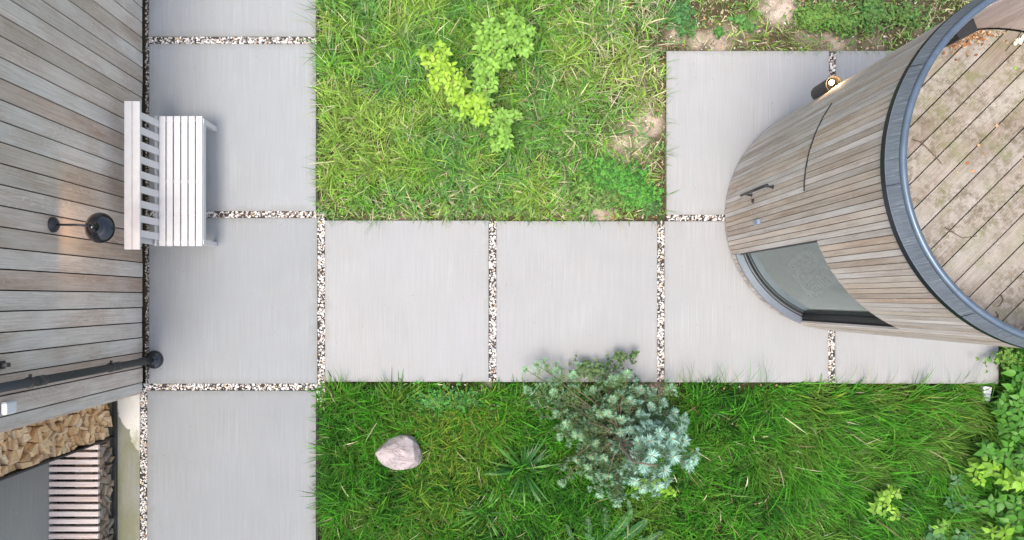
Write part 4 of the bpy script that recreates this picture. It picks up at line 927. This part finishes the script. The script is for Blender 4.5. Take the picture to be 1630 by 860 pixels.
# ------------------------------------------------------------------ blue conifer
def conifer():
    base = U(984, 668, -.05); root = empty('conifer_tree', base); tag(root, 'young blue green conifer with open branches growing at the lower slab edge', 'tree')
    trunk = [U(984, 668, -.05), U(987, 690, .3), U(990, 712, .6), U(1008, 735, .95), U(1045, 742, 1.22)]
    obj('trunk', tube(bmesh.new(), [p - base for p in trunk], [.030, .026, .020, .014, .008], 8), M_bark2, root, True)
    def tp(z):
        for a, b in zip(trunk, trunk[1:]):
            if z <= b.z: return a.lerp(b, (z - a.z) / (b.z - a.z))
        return trunk[-1].copy()
    tips = [(520, 285), (605, 290), (650, 355), (460, 355), (497, 350), (562, 380), (600, 430), (640, 490), (695, 480), (740, 445), (800, 470), (845, 425), (860, 370), (810, 350), (575, 500), (620, 540), (705, 550), (665, 600), (765, 620), (805, 555), (735, 690),
            (660, 705), (625, 670), (540, 780), (460, 735), (500, 645), (460, 640), (410, 645), (405, 600), (350, 570), (370, 460), (270, 460), (440, 490), (345, 450), (520, 185), (590, 165), (110, 145), (160, 120), (115, 240), (255, 355), (250, 150), (905, 570), (880, 590),
            (860, 480), (700, 320), (650, 240), (800, 230), (280, 680), (420, 550), (690, 405), (335, 170), (430, 240), (760, 300), (240, 250), (300, 400), (830, 440), (545, 760), (480, 560), (560, 440)]
    def needles_for(pts, n, ln, rosette, tipc, oldc, spread=1.0):
        B = []; az = []; D = []; C = []
        pts = [Vector(p) for p in pts]; seglen = len(pts) - 1
        for k in range(n):
            t = 1 - (random.random() ** 1.3) * spread if not (k < rosette) else 1.0
            q = t * seglen; i = min(int(q), seglen - 1); p = pts[i].lerp(pts[i + 1], q - i); ax = (pts[i + 1] - pts[i]).normalized()
            u = ax.orthogonal().normalized(); w = ax.cross(u); a = random.random() * 6.28; rad = u * math.cos(a) + w * math.sin(a)
            fw_ = random.uniform(-.1, .8) if k < rosette else random.uniform(.35, .9)
            d = (rad + ax * fw_).normalized(); l = ln * random.uniform(.7, 1.1)
            c = np.array(tipc if (t > .86) else oldc) * random.uniform(.7, 1.25); B.append(p); D.append(d * l); C.append(c)
        return B, D, C
    def needle_obj(B, D, C, parent, wd=.0058):
        B = np.array([list(b) for b in B]); D = np.array([list(d) for d in D]); C = np.array(C); n = len(B)
        r = rng.normal(0, 1, (n, 3)); s = np.cross(D, r); s /= np.linalg.norm(s, axis=1)[:, None] + 1e-9; s *= wd / 2
        V = np.stack([B - s * .6, B + s * .6, B + D * .6 + s, B + D * .6 - s, B + D], 1); f = np.array([0, 1, 2, 3, 3, 2, 4])
        faces = (np.arange(n)[:, None] * 5 + f[None]).ravel()
        tag(meshnp('needles', V.reshape(-1, 3), faces, np.tile([4, 3], n), M_needle, parent, np.clip(np.repeat(C, 5, 0), 0, 1), True), kind='stuff')
    bud = plain('orange_bud', (.50, .25, .12), .7)
    for (cx, cy) in tips:
        px, py = 800 + cx / 2.967, 540 + cy / 2.967
        hot = math.exp(-(((px - 1052) / 55) ** 2 + ((py - 728) / 60) ** 2)); z = .30 + .78 * hot + random.uniform(-.05, .05)
        if px > 960 and py < 680: z = max(z, .42 + random.uniform(-.05, .1))
        tipp = U(px, py, z); s0 = tp(max(.12, z * .80 - .10)); mid1 = s0.lerp(tipp, .45) + Vector((random.uniform(-.03, .03), random.uniform(-.03, .03), -.04)); mid2 = s0.lerp(tipp, .8) + Vector((random.uniform(-.02, .02), random.uniform(-.02, .02), -.09))
        pts = [p - base for p in (s0, mid1, mid2, tipp)]
        br = obj('branch', tube(bmesh.new(), pts, [.010, .008, .005, .003], 5), M_bark2, root, True)
        blue = min(1, .12 + hot * 1.1 + (.2 if px > 1000 else 0) + (.15 if px > 950 and py > 620 else 0)); k = random.uniform(.85, 1.15)
        tc = np.array([.39, .60, .51]) * blue + np.array([.24, .42, .22]) * (1 - blue); oc = np.array([.17, .29, .18]) * blue + np.array([.18, .28, .09]) * (1 - blue)
        ln = .066 + .036 * hot
        nn = needles_for(pts, 190, ln, 95, tuple(tc * k * 1.15), tuple(oc * k), .75)
        B, D, C = nn
        # side twigs
        for s_ in range(4):
            t = random.uniform(.35, .92); q = t * 3; i = min(int(q), 2); p = pts[i].lerp(pts[i + 1], q - i); dr = (pts[3] - pts[0]); dr.z = 0; dr.normalize()
            ang = random.choice((-1, 1)) * random.uniform(.5, 1.0); dv = Vector((dr.x * math.cos(ang) - dr.y * math.sin(ang), dr.x * math.sin(ang) + dr.y * math.cos(ang), random.uniform(-.1, .35))); l = random.uniform(.09, .17)
            p2 = [p, p + dv * l * .5, p + dv * l]; n2 = needles_for(p2, 95, ln * .75, 40, tuple(tc * k * .9), tuple(oc * k), .9); B += n2[0]; D += n2[1]; C += n2[2]
        needle_obj(B, D, C, br)
        bb = bmesh.new(); bmesh.ops.create_icosphere(bb, subdivisions=1, radius=.0105); bmesh.ops.translate(bb, verts=bb.verts, vec=pts[3] + Vector((0, 0, .012))); obj('bud', bb, bud, br)
    # low dark branches that fill the skirt
    for k in range(40):
        a = random.random() * 6.28; r_ = math.sqrt(random.random()); x = 972 + math.cos(a) * 118 * r_ * (1.05 if math.cos(a) < 0 else .9); y = 672 + math.sin(a) * 98 * r_
        if x < 890 and y > 700: continue
        z = random.uniform(.08, .36); tipp = U(x, y, z); s0 = tp(random.uniform(.1, .35)); m1 = s0.lerp(tipp, .5) + Vector((random.uniform(-.05, .05), random.uniform(-.05, .05), .02))
        pts = [p - base for p in (s0, m1, tipp)]; br = obj('branch', tube(bmesh.new(), pts, [.010, .007, .003], 5), M_bark2, root, True); B, D, C = needles_for(pts, 150, .055, 45, (.14, .25, .14), (.13, .19, .07), .8)
        for s_ in range(4):
            p = pts[0].lerp(pts[2], random.uniform(.4, .95)); a2 = random.random() * 6.28; l = random.uniform(.08, .2); p2 = [p, p + Vector((math.cos(a2), math.sin(a2), .2)) * l * .5, p + Vector((math.cos(a2), math.sin(a2), .25)) * l]
            n2 = needles_for(p2, 80, .045, 30, (.15, .27, .15), (.12, .19, .08), .9); B += n2[0]; D += n2[1]; C += n2[2]
        needle_obj(B, D, C, br)
conifer()

# ------------------------------------------------------------------ litter on soil and deck
def litter(name, pts, cols, smin, smax, label, cat):
    V = []; F_ = []; Cc = []; o = 0; sz = []
    for p, c in zip(pts, cols):
        k = random.choice((4, 5)); a0 = random.random() * 6.28; s = random.uniform(smin, smax); asp = random.uniform(.35, .8); tx_, ty_ = random.uniform(-.5, .5), random.uniform(-.5, .5)
        for j in range(k):
            a = 2 * PI * j / k; u, v = math.cos(a) * s, math.sin(a) * s * asp; x = u * math.cos(a0) - v * math.sin(a0); y = u * math.sin(a0) + v * math.cos(a0); V.append((p[0] + x, p[1] + y, p[2] + x * tx_ + y * ty_)); Cc.append(c)
        F_ += list(range(o, o + k)); sz.append(k); o += k
    ob = meshnp(name, V, F_, sz, M_litter, None, np.clip(np.array(Cc), 0, 1)); tag(ob, label, cat, kind='stuff')
pl_ = [(.50, .40, .28), (.62, .52, .40), (.38, .22, .12), (.70, .66, .60), (.30, .22, .15), (.55, .33, .16)]
pts = []; cs = []
while len(pts) < 2600:
    x, y = random.uniform(600, 1520), random.choice((random.uniform(0, 349), random.uniform(612, 680)))
    if y < 400 and x < 860 and random.random() < .85: continue
    if y > 600 and not (x < 530 or 990 < x < 1075 or random.random() < .1): continue
    if edge_dist(np.array([x]), np.array([y]))[0] < 1: continue
    pts.append(U(x, y, random.uniform(-.05, -.02))); cs.append(np.array(random.choice(pl_)) * random.uniform(.7, 1.2))
litter('leaf_litter', pts, cs, .006, .020, 'small tan and brown leaf bits scattered on the bare soil of the beds', 'leaf litter')
pts = []; cs = []
for _ in range(360):
    a = R(random.choice((random.gauss(103, 4.0), random.gauss(96, 5.0)))); r = 1.28 - abs(random.gauss(0, .035 if random.random() < .6 else .07)); pts.append((TC.x + r * math.cos(a), TC.y + r * math.sin(a), DZ + random.uniform(.003, .012))); cs.append(np.array(random.choice([(.30, .12, .05), (.36, .17, .07), (.22, .10, .05), (.42, .29, .16), (.50, .40, .26)])) * random.uniform(.7, 1.2))
litter('dry_leaf_pile', pts, cs, .006, .017, 'rusty brown dry leaf bits swept against the parapet at the top of the tower deck', 'leaf litter')
pts = []; cs = []
for _ in range(110):
    a = random.random() * 6.28; r = 1.25 * math.sqrt(random.random()); pts.append((TC.x + r * math.cos(a), TC.y + r * math.sin(a), DZ + random.uniform(.003, .006))); cs.append(np.array(random.choice([(.45, .19, .08), (.25, .17, .10), (.2, .14, .09), (.62, .44, .26)])))
litter('deck_crumbs', pts, cs, .003, .010, 'tiny brown crumbs of leaves and bark scattered over the tower deck', 'leaf litter')
dl = {}
for (px, py, c, lab) in [(1538, 261, (.30, .12, .05), 'orange brown dry leaf lying on the tower deck near its middle'), (1552, 272, (.42, .24, .13), 'pale orange dry leaf on the deck just right of the brown one'), (1556, 229, (.40, .25, .12), 'small tan dry leaf lying in a gap between deck boards'), (1618, 106, (.16, .33, .06), 'single green leaf lying on the deck boards at right'), (1586, 197, (.40, .27, .15), 'small dry leaf at a board gap above the middle of the deck')]:
    o = link('fallen_leaf', leaf_mesh('fallen_leaf', 'round', plain('fallen_leaf_skin', c, .7, nz=.2)), None); o.matrix_world = leaf_matrix(U(px, py, DZ + .004), random.random() * 6, .1, 0, .034); tag(o, lab, 'leaf', 'leaves fallen on the tower deck')
M_twig = plain('grey_twig', (.12, .09, .065), .8, nz=.3)
for pp, lab in [([(1452, 222), (1466, 226), (1480, 240), (1492, 252), (1500, 262)], 'thin dark branching twig on the mossy left part of the deck'), ([(1504, 362), (1522, 373), (1532, 379), (1556, 376)], 'thin grey twig lying across two boards in the lower half of the deck'), ([(1594, 470), (1597, 478), (1592, 486), (1588, 488)], 'small curled twig on the deck near the lower rim'), ([(1585, 496), (1590, 505), (1583, 508), (1590, 500)], 'tiny crooked twig on the deck, nearest the lower rim')]:
    b = tube(bmesh.new(), [U(x, y, DZ + .006 + .004 * (i % 2)) for i, (x, y) in enumerate(pp)], np.linspace(.0045, .002, len(pp)), 5)
    if len(pp) == 5: tube(b, [U(1466, 226, DZ + .007), U(1474, 222, DZ + .008), U(1485, 212, DZ + .006)], [.003, .002, .0015], 5)
    o = obj('twig', b, M_twig, None, True); tag(o, lab, 'twig', 'twigs on the tower deck')
fl = empty('wilted_blossom', U(1617, 66, DZ)); tag(fl, 'pale wilted blossom on a thin stalk lying on the deck at the upper right', 'flower')
obj('stalk', tube(bmesh.new(), [(-.09, -.085, .006), (-.05, -.03, .012), (-.01, .0, .01), (.05, .09, .01)], .003, 5), M_twig, fl, True)
mp = plain('cream_petal', (.74, .68, .50), .6, nz=.1); pm = leaf_mesh('petal', 'round', mp, .3, .3)
for k in range(9):
    o = link('petal', pm, fl); o.matrix_local = leaf_matrix(Vector((random.uniform(-.02, .05), random.uniform(-.03, .02), .01)), k * .7 + random.random(), random.uniform(.0, .5), 0, random.uniform(.03, .045))
